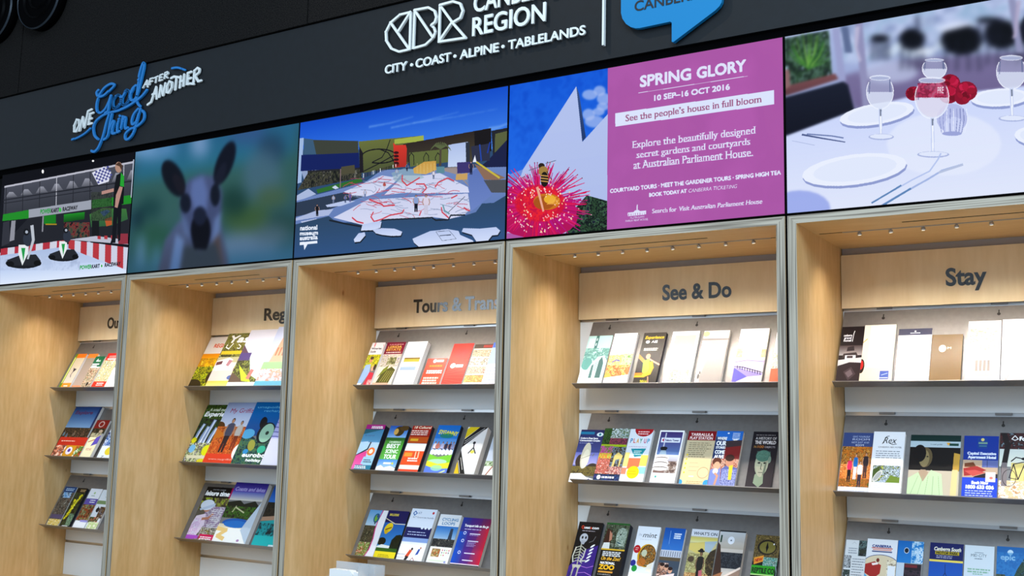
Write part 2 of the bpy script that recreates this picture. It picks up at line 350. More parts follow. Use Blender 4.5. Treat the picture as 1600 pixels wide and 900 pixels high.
def screen_roo():
    c = Painter(960, 540, '#33606a', screen_frame(1)); c.at(0, 225, 4)
    c.P([(850, 50), (1870, -140), (1830, 90), (840, 240)], '#2c6f94', '#2f7f95'); c.P([(830, 240), (1870, 60), (1830, 380), (820, 560)], '#3a6a62', '#3f6a66')
    c.E(940, 60, 110, 34, '#86b4e0'); c.E(1250, 20, 60, 60, '#8fb0d8'); c.E(1060, 40, 60, 30, '#6fa4d4'); c.E(1540, -60, 120, 60, '#3a6296'); c.E(1700, 30, 90, 90, '#274a66')
    c.E(1640, 200, 120, 170, '#54788c', None, .8); c.E(1540, 470, 150, 90, '#43663a'); c.E(1700, 330, 100, 60, '#4f6c4a'); c.E(1760, 500, 90, 60, '#254a40')
    c.E(1460, 360, 90, 90, '#1c443c'); c.E(940, 400, 70, 60, '#1c4a4a'); c.E(860, 470, 40, 60, '#123440'); c.E(960, 620, 140, 120, '#2c5f4a'); c.E(1540, 640, 200, 90, '#6c88a4'); c.E(1700, 560, 120, 60, '#54707c')
    c.P([(860, 580), (900, 580), (910, 740), (860, 745)], '#6f9ac0'); c.P([(960, 640), (1000, 640), (1000, 740), (960, 750)], '#6090b8'); c.P([(830, 760), (1880, 640), (1860, 720), (800, 800)], '#3d7292')
    c.blur(26)
    c.P([(1120, 480), (1030, 600), (990, 790), (1440, 790), (1400, 600), (1380, 470)], '#5c6a90', '#4a5068'); c.P([(1100, 560), (1060, 790), (1120, 790), (1150, 600)], '#7c94c4', '#5f80b0'); c.P([(1370, 560), (1400, 790), (1300, 790), (1310, 640)], '#5c4a48')
    c.P([(1150, 640), (1130, 790), (1400, 790), (1350, 620)], '#3a4450')
    c.P([(1130, 320), (1170, 230), (1250, 190), (1340, 200), (1390, 300), (1385, 450), (1330, 600), (1250, 660), (1180, 600), (1130, 450)], '#56608a', '#444e72')
    c.P([(1200, 230), (1270, 200), (1300, 300), (1290, 420), (1220, 430), (1190, 320)], '#6c7eb4'); c.P([(1340, 470), (1385, 420), (1370, 560), (1320, 620)], '#7288b8'); c.P([(1130, 430), (1170, 480), (1200, 600), (1150, 560)], '#6578a4')
    c.blur(9)
    c.E(1085, 215, 62, 122, '#0e1320', rot=-.42); c.E(1118, 250, 30, 70, '#1c1a26', rot=-.42); c.E(1405, 120, 52, 145, '#0f1424', rot=.36); c.E(1380, 190, 26, 80, '#1a1e30', rot=.36)
    c.E(1160, 370, 34, 62, '#141a2c'); c.E(1345, 320, 30, 70, '#121828'); c.E(1255, 540, 62, 115, '#0a0c18'); c.E(1250, 450, 42, 60, '#1c2238'); c.P([(1200, 600), (1310, 600), (1290, 660), (1215, 655)], '#0c0e1a')
    c.blur(7); c.a *= np.array([.80, .84, .88], np.float32); return c
def screen_museum():
    c = Painter(960, 540, '#2c4a70', screen_frame(2)); c.at(460, 180, 4.091)
    c.P([(0, -100), (1400, -260), (1400, 220), (0, 220)], '#0f4ccc', '#4a8cf0')
    for (a, b, w) in (((480, 75), (760, 10), 10), ((620, 80), (1050, -20), 8), ((760, 50), (1300, -40), 6), ((1250, 90), (1370, 50), 26)): c.L([a, ((a[0]+b[0])/2, (a[1]+b[1])/2+6), b], w, '#86b6f6', .5, w*.3)
    c.blur(3)
    # buildings
    c.P([(30, 148), (60, 145), (45, 430), (10, 440)], '#9db8e0'); c.P([(60, 148), (120, 155), (140, 250), (60, 250)], '#3a5a78'); c.P([(120, 158), (408, 165), (410, 245), (140, 250)], '#3b4038')
    c.P([(45, 255), (412, 240), (418, 345), (40, 358)], '#12205e'); c.P([(45, 358), (150, 350), (155, 425), (70, 440)], '#92a4c8'); c.P([(85, 355), (420, 335), (430, 380), (90, 455)], '#23242a')
    c.N(20, 370, 430, 470, ['#15171a', '#2c3026', '#4a4a3c', '#17181c', '#6a6a60'], .012, 1, 2, [(90, 365), (430, 345), (430, 400), (20, 480)])
    c.P([(300, 330), (385, 318), (388, 370), (300, 380)], '#4c4a38'); c.P([(410, 168), (826, 130), (830, 215), (700, 330), (435, 370)], '#68703a', '#4c5434'); c.P([(640, 155), (826, 130), (828, 165), (640, 185)], '#a0b04a')
    c.P([(415, 200), (438, 240), (442, 365), (418, 370)], '#1d1a22')
    t = [(433+110+110*math.cos(a*.262+3.3), 262+45*math.sin(a*.262+3.3)) for a in range(0, 20)]; c.L(t, 6, '#15141c'); c.L([(612, 158), (590, 220), (560, 270), (500, 300)], 5, '#15141c'); c.L([(440, 360), (540, 310), (640, 255)], 5, '#15141c'); c.L([(540, 215), (600, 240), (640, 300)], 5, '#15141c')
    c.P([(695, 185), (1258, 82), (1252, 240), (1180, 300), (700, 300)], '#2a2220', '#4a4634'); c.P([(1150, 105), (1258, 84), (1260, 230), (1155, 250)], '#171418'); c.P([(735, 240), (980, 215), (990, 300), (740, 330)], '#5f6a3a')
    c.P([(1260, 100), (1366, 80), (1366, 390), (1190, 330), (1270, 260)], '#22232c'); c.P([(1284, 120), (1364, 100), (1364, 170), (1280, 240)], '#58603c'); c.P([(1366, 150), (1190, 340), (1366, 400)], '#1a2046')
    c.P([(1130, 200), (1250, 180), (1250, 290), (1140, 300)], '#2c3048'); c.L([(1185, 190), (1195, 290)], 9, '#2444a0'); c.L([(1250, 175), (1235, 240)], 8, '#1c3aa0')
    c.P([(632, 175), (648, 192), (712, 190), (720, 215), (716, 330), (640, 335)], '#d5382c', '#b02c24'); 
    for i in range(4): c.E(652, 240+i*22, 16, 9, '#3a1018')
    c.P([(985, 190), (1110, 170), (1112, 325), (982, 332)], '#aebfe8', '#c6d6f4'); c.P([(1095, 175), (1120, 172), (1122, 298), (1098, 300)], '#2c3240'); c.P([(1140, 300), (1155, 255), (1165, 300)], '#e8eefc')
    for x in (735, 830, 905): c.L([(x, 320), (x-4, 270), (x+12, 240), (x+28, 260), (x+30, 318)], 4, '#191a1e')
    c.L([(935, 215), (932, 320)], 14, '#4c4438')
    for a in range(11):
        an = math.pi*a/10; c.L([(935, 215), (935-38*math.cos(an), 195-22*math.sin(an)), (935-66*math.cos(an), 225-30*math.sin(an))], 6, '#5a6642', 1, 2)
    c.P([(140, 475), (430, 400), (435, 425), (150, 500)], '#2e6a2c')
    # terrace with the big map
    c.P([(0, 545), (450, 430), (560, 350), (1366, 330), (1366, 640), (0, 700)], '#7088c0', '#5f7ab4'); c.P([(5, 520), (90, 470), (140, 505), (60, 535), (5, 550)], '#a8b8dc')
    c.P([(5, 560), (330, 490), (440, 520), (230, 600), (5, 650)], '#2c3a50'); c.P([(200, 575), (330, 545), (390, 550), (300, 580), (210, 588)], '#b8c6ea')
    for poly in ([(315, 490), (560, 385), (625, 395), (690, 370), (640, 430), (560, 490), (460, 520), (380, 515)], [(575, 510), (700, 385), (830, 385), (930, 370), (1110, 460), (1118, 495), (820, 500), (720, 495)], [(250, 655), (470, 540), (740, 525), (1110, 500), (1125, 600), (1085, 640), (985, 665), (880, 650), (590, 665), (520, 690), (430, 700)]):
        c.P(poly, '#c9cfec', '#d6daf4')
    c.P([(5, 660), (140, 610), (250, 600), (220, 640), (5, 675)], '#aab8de'); c.P([(40, 680), (140, 660), (150, 668), (50, 692)], '#b6c2e4')
    c.P([(620, 370), (700, 340), (780, 345), (830, 400), (700, 440), (640, 420)], '#8fb0b8', None, .6); c.P([(900, 340), (1040, 330), (1120, 460), (1040, 380)], '#a58f80', None, .8)
    rr = random.Random(11)
    for i in range(110):
        x, y = rr.uniform(300, 1090), rr.uniform(400, 640); 
        if y > 520 and x < 300+(640-y)*1.4: continue
        pts = [(x, y)]; an = rr.uniform(-.7, .5)
        for k in range(4): an += rr.uniform(-.6, .6); pts.append((pts[-1][0]+22*math.cos(an), pts[-1][1]+11*math.sin(an)))
        c.L(pts, rr.choice([2.5, 3.5]), rr.choice(['#c04858', '#b84a66', '#8090b0', '#7a8cae', '#94a0c0']), .85)
    for pts in ([(480, 540), (560, 570), (570, 582), (640, 575)], [(370, 655), (400, 680), (440, 690)], [(505, 620), (490, 650), (510, 680), (560, 665), (610, 640), (690, 625), (700, 605)], [(900, 460), (920, 430), (980, 402), (1020, 420)], [(690, 385), (690, 420), (720, 450), (800, 400)], [(780, 440), (830, 440), (845, 465), (820, 495)], [(1085, 590), (1100, 605), (1120, 610)], [(800, 640), (810, 615)], [(940, 590), (945, 620), (985, 655)], [(1005, 530), (1040, 512)]): c.L(pts, 7, '#cc3f50')
    c.L([(985, 620), (1090, 520)], 3, '#2c3040'); c.L([(950, 575), (960, 610), (990, 630)], 8, '#6a9aa8')
    c.P([(760, 340), (830, 298), (905, 292), (908, 350), (840, 378), (765, 372)], '#c89a48', '#d4ac5c'); 
    for i in range(6): c.L([(785+i*22, 310), (785+i*22, 372)], 1.5, '#e6d08a')
    c.P([(1035, 378), (1108, 370), (1105, 412), (1030, 415)], '#c8a060'); c.P([(1040, 302), (1128, 298), (1128, 368), (1042, 372)], '#3c3470'); c.P([(908, 330), (960, 328), (960, 372), (908, 368)], '#5c8a98')
    c.P([(1110, 380), (1180, 330), (1275, 500), (1200, 560), (1130, 615), (1118, 500)], '#5a72b6', '#6c84c4'); c.P([(1150, 310), (1350, 400), (1300, 415), (1215, 412)], '#8a6a58'); c.L([(1165, 300), (1310, 400)], 10, '#c8b840')
    c.P([(1210, 415), (1366, 412), (1366, 495), (1260, 495)], '#4c5058')
    # water and islands
    c.P([(0, 700), (220, 645), (250, 668), (330, 690), (430, 715), (470, 730), (560, 670), (880, 660), (985, 672), (1160, 620), (1200, 565), (1275, 560), (1366, 505), (1366, 820), (0, 905)], '#2c4664', '#2f5282')
    c.L([(225, 672), (330, 695), (430, 712), (425, 738), (500, 728)], 8, '#1a222e'); c.L([(560, 672), (590, 668), (880, 655), (905, 672), (985, 668), (1000, 640), (1090, 638)], 7, '#1a222e')
    for poly in ([(435, 700), (520, 680), (558, 680), (550, 720), (500, 735), (425, 738)], [(500, 732), (560, 722), (640, 725), (690, 745), (680, 770), (620, 772), (560, 765), (520, 755)], [(380, 795), (410, 755), (450, 748), (455, 768), (420, 808), (385, 812)], [(755, 790), (800, 770), (870, 740), (980, 728), (1050, 740), (1060, 765), (1140, 800), (1160, 830), (800, 845), (765, 815)], [(1070, 745), (1080, 722), (1180, 725), (1290, 715), (1316, 738), (1300, 765), (1265, 768), (1240, 800), (1165, 810), (1135, 765)]):
        c.P([(x+3, y+9) for x, y in poly], '#141c28'); c.P(poly, '#b9c8ee', '#d0dcfa')
    c.L([(905, 745), (990, 738), (1035, 790), (945, 803), (905, 745)], 2, '#4c566a'); c.L([(930, 770), (1000, 765)], 5, '#566078')
    for (x, y, h, a, b) in ((778, 618, 110, '#8aa0d0', '#141826'), (842, 636, 130, '#d8d0e4', '#c8c6dc'), (576, 480, 55, '#b05050', '#c8c8d8'), (250, 565, 55, '#9aa8c8', '#6a7898'), (326, 560, 50, '#5a6aa0', '#39466a'), (357, 556, 62, '#6a5a9a', '#54508a'), (146, 645, 75, '#15161e', '#101118'), (452, 530, 55, '#b0bcdc', '#7080a8'), (890, 408, 55, '#d0d4e8', '#586888'), (655, 392, 50, '#a0b4d0', '#8094b8'), (720, 358, 48, '#2c5080', '#1c2038'), (1130, 380, 85, '#242a4c', '#1c2140')): c.F(x, y, h, a, b, '#b08c80')
    c.L([(296, 345), (294, 465)], 5, '#8c7478'); c.P([(240, 462), (262, 448), (285, 466), (262, 474)], '#c8d4ec')
    for i in range(26): c.R(440+i*9, 372-i*2.6, 444+i*9, 400-i*3, rr.choice(['#e8ecf4', '#15161c', '#3a2c34', '#7a86a0']))
    c.T('national', 38, 736, 146, 27, '#e9f1ff', 1.4, 730); c.T('museum', 37, 768, 150, 24, '#e9f1ff', 1.4, 762); c.T('australia', 36, 799, 148, 26, '#e9f1ff', 1.4, 792)
    c.P([(35, 812), (147, 803), (147, 818), (85, 824), (64, 862), (60, 828), (34, 832)], '#e9f1ff'); return c
def screen_flower():
    c = Painter(960, 540, '#ab57a6', screen_frame(3)); c.at(780, 100, 3.217)
    c.P([(50, 100), (548, 14), (548, 420), (40, 640)], '#0a4fd0', '#2a72e8')
    c.N(0, 0, 1, 1, ['#0a4ccc', '#1a66e6', '#0c54d6'], .06, .5, 1, [(50, 100), (548, 14), (548, 420), (40, 640)])
    for (x, y, a, b) in ((455, 155, 38, 26), (505, 135, 30, 26), (525, 175, 34, 30), (520, 215, 30, 20), (450, 255, 32, 30), (480, 290, 50, 30), (500, 240, 30, 20)): c.E(x, y, a, b, '#a9bdf0', None, .75)
    c.blur(3)
    c.P([(40, 545), (60, 560), (120, 530), (388, 112), (420, 390), (548, 250), (548, 850), (40, 850)], '#b3c2ee', '#aebdea'); c.P([(388, 112), (402, 150), (436, 370), (418, 392)], '#3c5488', '#1e3668')
    c.P([(120, 530), (40, 560), (40, 640), (110, 560)], '#6d8fe0')
    c.N(430, 680, 548, 850, ['#16241c', '#2c4a32', '#0e1418', '#3c6044', '#1a2030'], .02, 1, 1, [(370, 740), (440, 660), (548, 690), (548, 850), (330, 870)])
    rr = random.Random(3); c.E(190, 775, 205, 100, '#b00f58'); c.E(330, 740, 60, 60, '#b41064'); c.E(80, 720, 60, 110, '#b81058')
    for i in range(230):
        a = rr.uniform(math.pi*.98, math.pi*2.02) if i < 150 else rr.uniform(0, math.pi); r = rr.uniform(130, 235); x0, y0 = 205+60*math.cos(a), 700+45*math.sin(a)
        x1, y1 = 210+r*1.12*math.cos(a+rr.uniform(-.08, .08)), 700+r*.92*math.sin(a)
        c.L([(x0, y0), ((x0+x1)/2+rr.uniform(-9, 9), (y0+y1)/2+rr.uniform(-8, 8)), (x1, y1)], 7, rr.choice(['#c01070', '#d81860', '#b01080', '#d02870', '#a00a58', '#d8124a']), 1, 3)
        if rr.random() < .2: c.E(x1, y1, 2.5, 3, rr.choice(['#8a2040', '#e8b8c8', '#5a1830']))
    c.E(205, 700, 120, 88, '#d80f2c', None, .85); c.N(0, 0, 1, 1, ['#e0142c', '#c00e40', '#f02a30', '#b81048'], .02, .7, 1, [(205+128*math.cos(a), 700+95*math.sin(a)) for a in np.linspace(0, 6.28, 20)])
    c.E(240, 692, 68, 42, '#c8701c'); c.E(225, 698, 52, 34, '#a8541a'); c.E(255, 680, 30, 22, '#e8b030')
    for i in range(150):
        a = rr.uniform(0, 2*math.pi); r = rr.uniform(70, 185); x, y = 205+r*math.cos(a), 715+r*.75*math.sin(a); c.E(x, y, 2.6, 4.4, rr.choice(['#ffe8ec', '#f8c0c8', '#ffd8a0']), rot=rr.uniform(-1, 1))
    for i in range(14): c.L([(240+i*4, 705), (262+i*3, 672+rr.uniform(-6, 26))], 2.5, '#f0b048')
    c.L([(192, 622), (205, 670), (222, 738)], 13, '#e8a890', 1, 9)
    c.L([(150, 535), (210, 515)], 3, '#5a6a80'); c.L([(235, 500), (285, 485)], 3, '#5a6a80'); c.E(213, 512, 16, 14, '#2a2018'); c.E(222, 540, 24, 26, '#a08040'); c.E(228, 580, 20, 38, '#1a1612')
    for i in range(3): c.L([(210, 560+i*14), (246, 564+i*14)], 5, '#c89a50')
    c.L([(240, 540), (262, 580)], 3, '#2a2018')
    # purple panel
    c.at(940, 70, 4.737); c.P([(48, 163), (1335, -30), (1340, 1400), (40, 1400)], '#ab57a6')
    c.N(0, 0, 1, 1, ['#ae59a8', '#a955a6', '#b45cb0'], .2, .6, 1, [(48, 163), (1335, -30), (1340, 1400), (40, 1400)])
    w = '#dfe3fb'
    c.T('SPRING', 288, 312, 660, 78, w, 2.6, 255); c.T('GLORY', 708, 248, 1065, 78, w, 2.6, 192); c.L([(273, 357), (1080, 232)], 3.5, w)
    c.T('10 SEP–16 OCT 2016', 392, 414, 948, 38, w, 1.6, 330); c.P([(101, 507), (1277, 335), (1278, 440), (102, 606)], '#dbe4fd')
    k = '#9a5480'; c.T('See the people’s house in full bloom', 178, 567, 1180, 46, k, 0, 425, serif=2)
    c.T('Explore the beautifully designed', 230, 765, 1135, 50, w, .9, 657, serif=3); c.T('secret gardens and courtyards', 260, 838, 1098, 46, w, .9, 738, serif=3)
    c.at(800, 225, 4); c.T('at Australian Parliament House.', 760, 156, 1505, 46, w, .9, 75, serif=3)
    c.T('COURTYARD TOURS · MEET THE GARDENER TOURS · SPRING HIGH TEA', 614, 306, 1680, 23, w, 1.2, 190)
    c.T('BOOK TODAY AT', 858, 330, 1092, 22, w, 1.2, 304); c.T('CANBERRA TICKETING', 1102, 304, 1404, 22, w, 0, 275, .18)
    c.T('Search for', 876, 433, 1028, 26, w, 0, 421, serif=1); c.T('Visit Australian Parliament House', 1042, 419, 1562, 27, w, 0, 372, .15, serif=1)
    c.P([(724, 452), (724, 430), (760, 425), (770, 415), (792, 413), (802, 420), (838, 416), (838, 440)], w); c.L([(782, 420), (783, 380)], 6, w)
    for i in range(8): c.L([(730+i*14, 448-i), (730+i*14, 436-i)], 3, '#ab57a6')
    c.T('AUSTRALIAN', 738, 468, 825, 11, w, 0, 460); c.T('PARLIAMENT HOUSE', 710, 488, 850, 12, w, 0, 476); return c
def screen_table():
    c = Painter(960, 540, '#c3cff4', screen_frame(4)); c.at(1200, 0, 4)
    c.P([(100, 235), (2700, -280), (2700, 460), (110, 860)], '#a9b8e4', '#8f9cc8')
    c.N(0, 0, 1, 1, ['#b4c4ec', '#8fb0d0', '#c6d2f4', '#7a8cb8', '#cfe0f4'], .06, .9, .6, [(400, 180), (2700, -280), (2700, 230), (450, 400)])
    c.P([(450, 480), (800, 380), (1640, 320), (2700, 200), (2700, 520), (1300, 600), (540, 690)], '#78709c', '#6a5f8c'); c.E(760, 450, 180, 70, '#c4d0f0', None, .7)
    for (x, y, rx, ry, kk) in ((900, 245, 80, 65, 1), (700, 240, 60, 22, 0), (1210, 250, 130, 95, 1), (1460, 215, 110, 90, 1), (1620, 200, 60, 80, 1), (1380, 125, 80, 16, 0)):
        c.E(x, y, rx, ry, '#05070f')
        for d in (-.7, -.2, .3, .75): c.L([(x+rx*d, y), (x+rx*d*1.15, y+190*(1 if kk else .7))], 12, '#14182a')
    c.L([(930, 100), (940, 200)], 18, '#2c3450'); c.P([(930, 320), (1060, 300), (1050, 320), (920, 340)], '#e8eefc'); c.P([(1040, 180), (1180, 130), (1300, 150), (1100, 200)], '#d8e2fa')
    c.blur(7)
    c.N(0, 0, 1, 1, ['#1a3024', '#16281c', '#4a6a5c', '#203c24', '#101c18', '#8aa8b4'], .03, .95, 1.5, [(105, 240), (380, 190), (400, 470), (110, 560)])
    for i in range(26):
        a = -math.pi*rnd.uniform(.08, .92); c.L([(255, 430), (255+90*math.cos(a), 430+110*math.sin(a)), (255+140*math.cos(a), 430+250*math.sin(a)*.9)], 13, rnd.choice(['#2f6a2c', '#5a9a3c', '#1c4a24', '#78aa50', '#3f7a34']), 1, 3)
    for (x0, x1, y0, y1, cc) in ((400, 450, 180, 510, '#9aa0cc'), (455, 490, 170, 330, '#5c6c94'), (545, 600, 150, 670, '#8f8fb8'), (1500, 1560, -10, 330, '#8f92b8')): c.P([(x0, y0), (x0+45, y0-6), (x1+38, y1), (x1-8, y1)], cc)
    c.P([(545, 170), (575, 160), (560, 300), (585, 380), (570, 390), (540, 290)], '#b8b4d4'); c.P([(1555, 0), (1580, 0), (1555, 230), (1525, 245), (1540, 180)], '#b0a8c8'); c.E(1640, 180, 55, 100, '#121628')
    c.P([(105, 540), (420, 460), (440, 495), (110, 600)], '#7a4c50', '#5c3840'); c.P([(100, 430), (135, 440), (140, 540), (105, 560)], '#8a6468')
    c.P([(105, 610), (470, 510), (500, 530), (540, 690), (110, 850)], '#171c2e', '#0e1120')
    c.blur(2)
    # cloth and plates
    c.P([(112, 852), (540, 690), (900, 600), (1250, 575), (2700, 420), (2700, 1300), (100, 1400)], '#c9d5fb', '#dfe6fb'); c.E(1100, 900, 360, 200, '#e6ecfd', None, .6); c.E(200, 1300, 190, 110, '#8fa0e8', None, .8)
    c.blur(3)
    for (x, y, rx, ry, rot) in ((680, 712, 236, 66, -.17), (1450, 610, 185, 56, -.06), (540, 1060, 330, 95, -.13), (1690, 850, 150, 62, .05)):
        c.E(x+4, y+16, rx, ry, '#8f9cd0', rot=rot); c.E(x, y, rx, ry, '#e9effe', rot=rot); c.E(x+4, y-2, rx*.8, ry*.76, '#e0e8fc', rot=rot)
    c.L([(215, 842), (340, 865), (480, 888)], 11, '#4c5a8a', 1, 6); c.L([(245, 838), (400, 850), (470, 862)], 8, '#6c7cae'); c.L([(150, 880), (290, 908)], 3, '#a8b4dc')
    # roses and vase
    c.E(1150, 740, 96, 92, '#b4bce8'); c.E(1160, 790, 62, 60, '#c8d0f4')
    for i in range(9): c.L([(1080+i*20, 680), (1072+i*22, 750), (1085+i*18, 830)], 4, rnd.choice(['#8f98d0', '#e8eeff', '#7680b8']))
    c.E(1150, 835, 62, 14, '#9aa4d8'); rr = random.Random(5)
    for (x, y, r) in ((910, 585, 50), (985, 570, 52), (1060, 560, 62), (1140, 520, 62), (1130, 590, 64), (1240, 570, 68), (1215, 610, 50)):
        c.E(x, y, r, r*.9, '#8a0c2c')
        for k in range(9): 
            a = rr.uniform(0, 6.28); c.E(x+r*.45*math.cos(a), y+r*.4*math.sin(a), r*.42, r*.3, rr.choice(['#b01038', '#70081f', '#c41c48', '#98102e']), rot=a)
    # glasses
    def glass(x, y, rx, ry, yb, hue):
        c.E(x, y, rx, ry, '#d6def8', None, .35); c.E(x, y, rx*.93, ry*.94, hue, None, .28); c.P([(x-rx, y), (x+rx, y), (x+rx*.8, y+ry*.62), (x+rx*.3, y+ry), (x-rx*.3, y+ry), (x-rx*.8, y+ry*.62)], '#e2eafd', None, .72)
        t = [(x+rx*math.cos(a), y+ry*math.sin(a)) for a in np.linspace(-.6, math.pi+.6, 18)]; c.L(t, 5, '#eef3ff'); c.L([(x+rx*.72, y-ry*.7), (x+rx*.75, y)], 8, '#56628c', .7); c.L([(x-rx*.75, y-ry*.6), (x-rx*.8, y+ry*.1)], 6, '#5c6890', .7)
        c.E(x, y-ry*.82, rx*.8, ry*.16, '#eaf0ff', None, .75); c.E(x, y-ry*.80, rx*.7, ry*.1, '#8c98c4', None, .6)
        c.L([(x+2, y+ry), (x+6, yb)], 22, '#c9d4f4'); c.L([(x+4, y+ry), (x+6, yb)], 8, '#f4f8ff'); c.L([(x+4, y+ry+4), (x+4, y+ry+40)], 10, '#46526e', .7)
        c.E(x+8, yb+6, rx*.95, 20, '#aab6e0'); c.E(x+8, yb+3, rx*.85, 15, '#dfe7fc')
    glass(1040, 430, 76, 66, 540, '#8a94bc'); glass(700, 575, 84, 108, 850, '#94a0c8'); glass(1520, 450, 92, 108, 735, '#8a8cb8'); glass(1025, 610, 106, 132, 960, '#a83c60')
    c.N(935, 520, 1115, 610, ['#a82048', '#7a1030', '#c0305c', '#b86080'], .02, .75); c.T('PRE', 1060, 585, 1098, 40, '#f4f0fa', 0, 583)
    c.L([(650, 1268), (760, 1205), (900, 1125), (1010, 1070), (1060, 1000), (1080, 960)], 9, '#b4c4ee'); c.L([(650, 1268), (790, 1185), (830, 1160)], 11, '#5c84b8')
    c.L([(700, 1290), (830, 1215), (1000, 1120), (1090, 1065), (1215, 1028)], 12, '#a4b6e4'); c.L([(715, 1285), (820, 1222), (890, 1180)], 13, '#5c84b8'); c.L([(1070, 1078), (1215, 1030)], 15, '#b6c2e0')
    return c
# ------------------------------------------------------------------ printed covers (unit coordinates, y downwards)
G1 = ['#20301c', '#44602c', '#7a8a3c', '#2a2c1c', '#a0a85a']; ST = ['#6a5c48', '#b8a88c', '#3a3028', '#d8ccb8']
W = '#ffffff'; K = '#15131a'
def a_climb(c): c.R(0,0,1,1,'#cfc0a0','#e0d8d0'); c.R(0,0,.2,1,'#7e9a1c'); c.R(.06,.1,.13,.85,'#f0f4a0'); c.R(.2,0,1,.12,'#ee8020'); c.R(.2,.85,1,1,'#f0a030'); c.G(.4,.93,.85,1,1,W,.03); c.L([(.5,.42),(.6,.52),(.75,.45)],.06,'#2c2840'); c.L([(.58,.5),(.52,.62),(.6,.68)],.05,'#3a3450'); c.E(.62,.47,.1,.04,'#2c2438')
def a_grey(c): c.R(0,0,1,1,'#9a9084','#c0aca0'); c.R(0,0,1,.12,'#e08838'); c.R(0,.9,1,1,'#e89a70')
def a_green(c): c.R(0,0,1,1,'#f4f2e8'); c.R(0,0,1,.33,'#0d6a48'); c.P([(.25,.16),(.4,.06),(.45,.16)],W); c.G(.3,.13,.85,2,.025,W,.014); c.R(.05,.23,.75,.27,W); c.R(.05,.29,.6,.32,W); c.N(0,.36,1,1,['#e8dcc0','#a89a70','#5a5040','#f4ecdc','#c07a40','#242420'],.1); c.R(0,.97,1,1,'#f0f0f0'); c.E(.6,.87,.1,.06,'#1a1a18')
def a_red(c): c.R(0,0,1,.2,'#c8281c'); c.G(.2,.08,.85,2,.035,'#f4c8c0',.018); c.R(.15,.15,.8,.18,W); c.N(0,.2,1,.8,['#f4ecd8','#b8a878','#e0d4b4','#7a8a5a','#ffffff'],.1); c.R(0,.8,1,1,'#d8402a'); c.G(.3,.85,.85,2,.05,W,.02)
def a_white(c): c.R(0,0,1,1,'#f2f2f2'); c.G(.2,.2,.8,4,.08,'#ccc')
def a_explore(c): c.R(0,0,1,.45,'#1c4a88','#9ac0e4'); c.T('Explore',.1,.15,.75,.065,'#6a3a6a',1.4,it=.2); c.R(.93,0,1,1,'#1c3e70'); c.N(0,.42,1,1,['#3a2c20','#6a5038','#1c1814','#8a6c48'],.06); [c.F(x,.68+.03*(i%2),.2,col,'#241c1c') for i,(x,col) in enumerate(((.08,'#5a90a8'),(.2,'#3a7a98'),(.45,'#7a7064'),(.6,'#2c2a30'),(.78,'#5a4c3c')))]; c.F(.36,.86,.18,'#8a2a6a','#2a1c2c')
def a_spring(c): c.R(0,0,1,1,'#d8a020'); c.R(0,0,1,.42,'#c8301c'); c.G(.1,.2,.6,1,1,'#f4d8c8',.04); c.N(0,.42,.38,1,['#f4d8c8','#e09070','#6a3020','#fff0e8'],.09); c.E(.55,.7,.11,.2,'#efe8fa'); c.E(.55,.68,.05,.09,'#5a3aa8'); c.N(.75,.45,1,1,['#f4ece0','#4c8a30','#d86030','#222'],.08)
def a_seal(c): c.R(0,0,1,1,'#4a3a2c'); c.R(0,0,1,.22,'#a01c1c'); c.E(.5,.11,.22,.08,'#e8c8c0'); c.E(.5,.11,.15,.055,'#a01c1c'); c.N(0,.22,1,1,['#3a4a28','#241c18','#6a5c40','#8a6a4c'],.12); c.E(.7,.3,.14,.05,'#e8c8a8')
def a_cream(c): c.R(0,0,1,1,'#f4ecc8'); c.N(0,0,1,.18,['#8a8a60','#c8c0a0','#5a5a48'],.15); c.L([(.1,.38),(.5,.3),(.9,.22)],.07,'#b86a40'); c.P([(.65,.2),(1,.1),(1,.45),(.5,.55)],'#6a5ac0'); c.T('EDE',.25,.72,.75,.08,'#d86a50')
def a_bluemap(c): c.R(0,0,1,1,'#eef4fa'); c.N(0,.2,1,.6,['#123a8a','#eef4fa','#1c54a8','#88b0d8'],.15); c.E(.7,.75,.3,.12,'#ecd840'); c.T('7',.3,.95,.5,.06,K)
def a_bluefall(c): c.N(0,0,1,1,['#2a2624','#5c5048','#8a8070','#1a1a1c','#a8a498'],.1,1,1.4); c.R(0,0,1,.14,'#1c4c80'); c.G(.15,.05,.9,2,.04,'#bcd4ee',.02); c.N(.1,.14,.8,.28,['#5a9ad0','#bcd4ee','#2c4c60'],.15); c.R(0,.7,1,.8,'#5c5474'); c.N(0,.82,1,1,['#e8dca0','#c8a830','#fff4c8','#4c3c1c'],.08)
def a_wattle(c):
    c.N(0,0,1,1,['#141208','#2c2a14','#4a5a34','#1a1a0c'],.15); c.R(0,0,1,.12,'#1a120c'); c.G(.4,.05,.95,2,.035,'#c8a878',.02)
    for i in range(60): t=c.rng.rand(); c.E(.78-.6*t+.14*(c.rng.rand()-.5),.15+.65*t,.06,.025,['#e8dc20','#c8bc10','#f8f050'][i%3])
    for i in range(30): t=c.rng.rand(); c.E(.35+.15*(c.rng.rand()-.5),.3+.4*t,.06,.025,['#e8dc20','#b8ac10'][i%2])
    c.N(.5,.65,1,.95,['#4a6a50','#8aa488','#2c4430'],.12); c.G(.3,.96,.9,1,1,W,.015)
def a_lilac(c): c.R(0,0,1,1,'#eef0f4'); c.G(.3,.18,.65,1,1,'#9ab0a0',.02); c.E(.48,.11,.08,.03,'#b8d0a0'); c.R(0,.25,1,.4,'#6a5cae'); c.G(.4,.29,.85,2,.05,W,.02); c.N(0,.4,1,.8,['#241c18','#6a5a30','#c8402c','#4a6a30','#c8b890','#201818'],.12); c.R(.4,.78,1,.83,'#a8a4e0'); c.R(0,.83,1,1,'#f4f6f8')
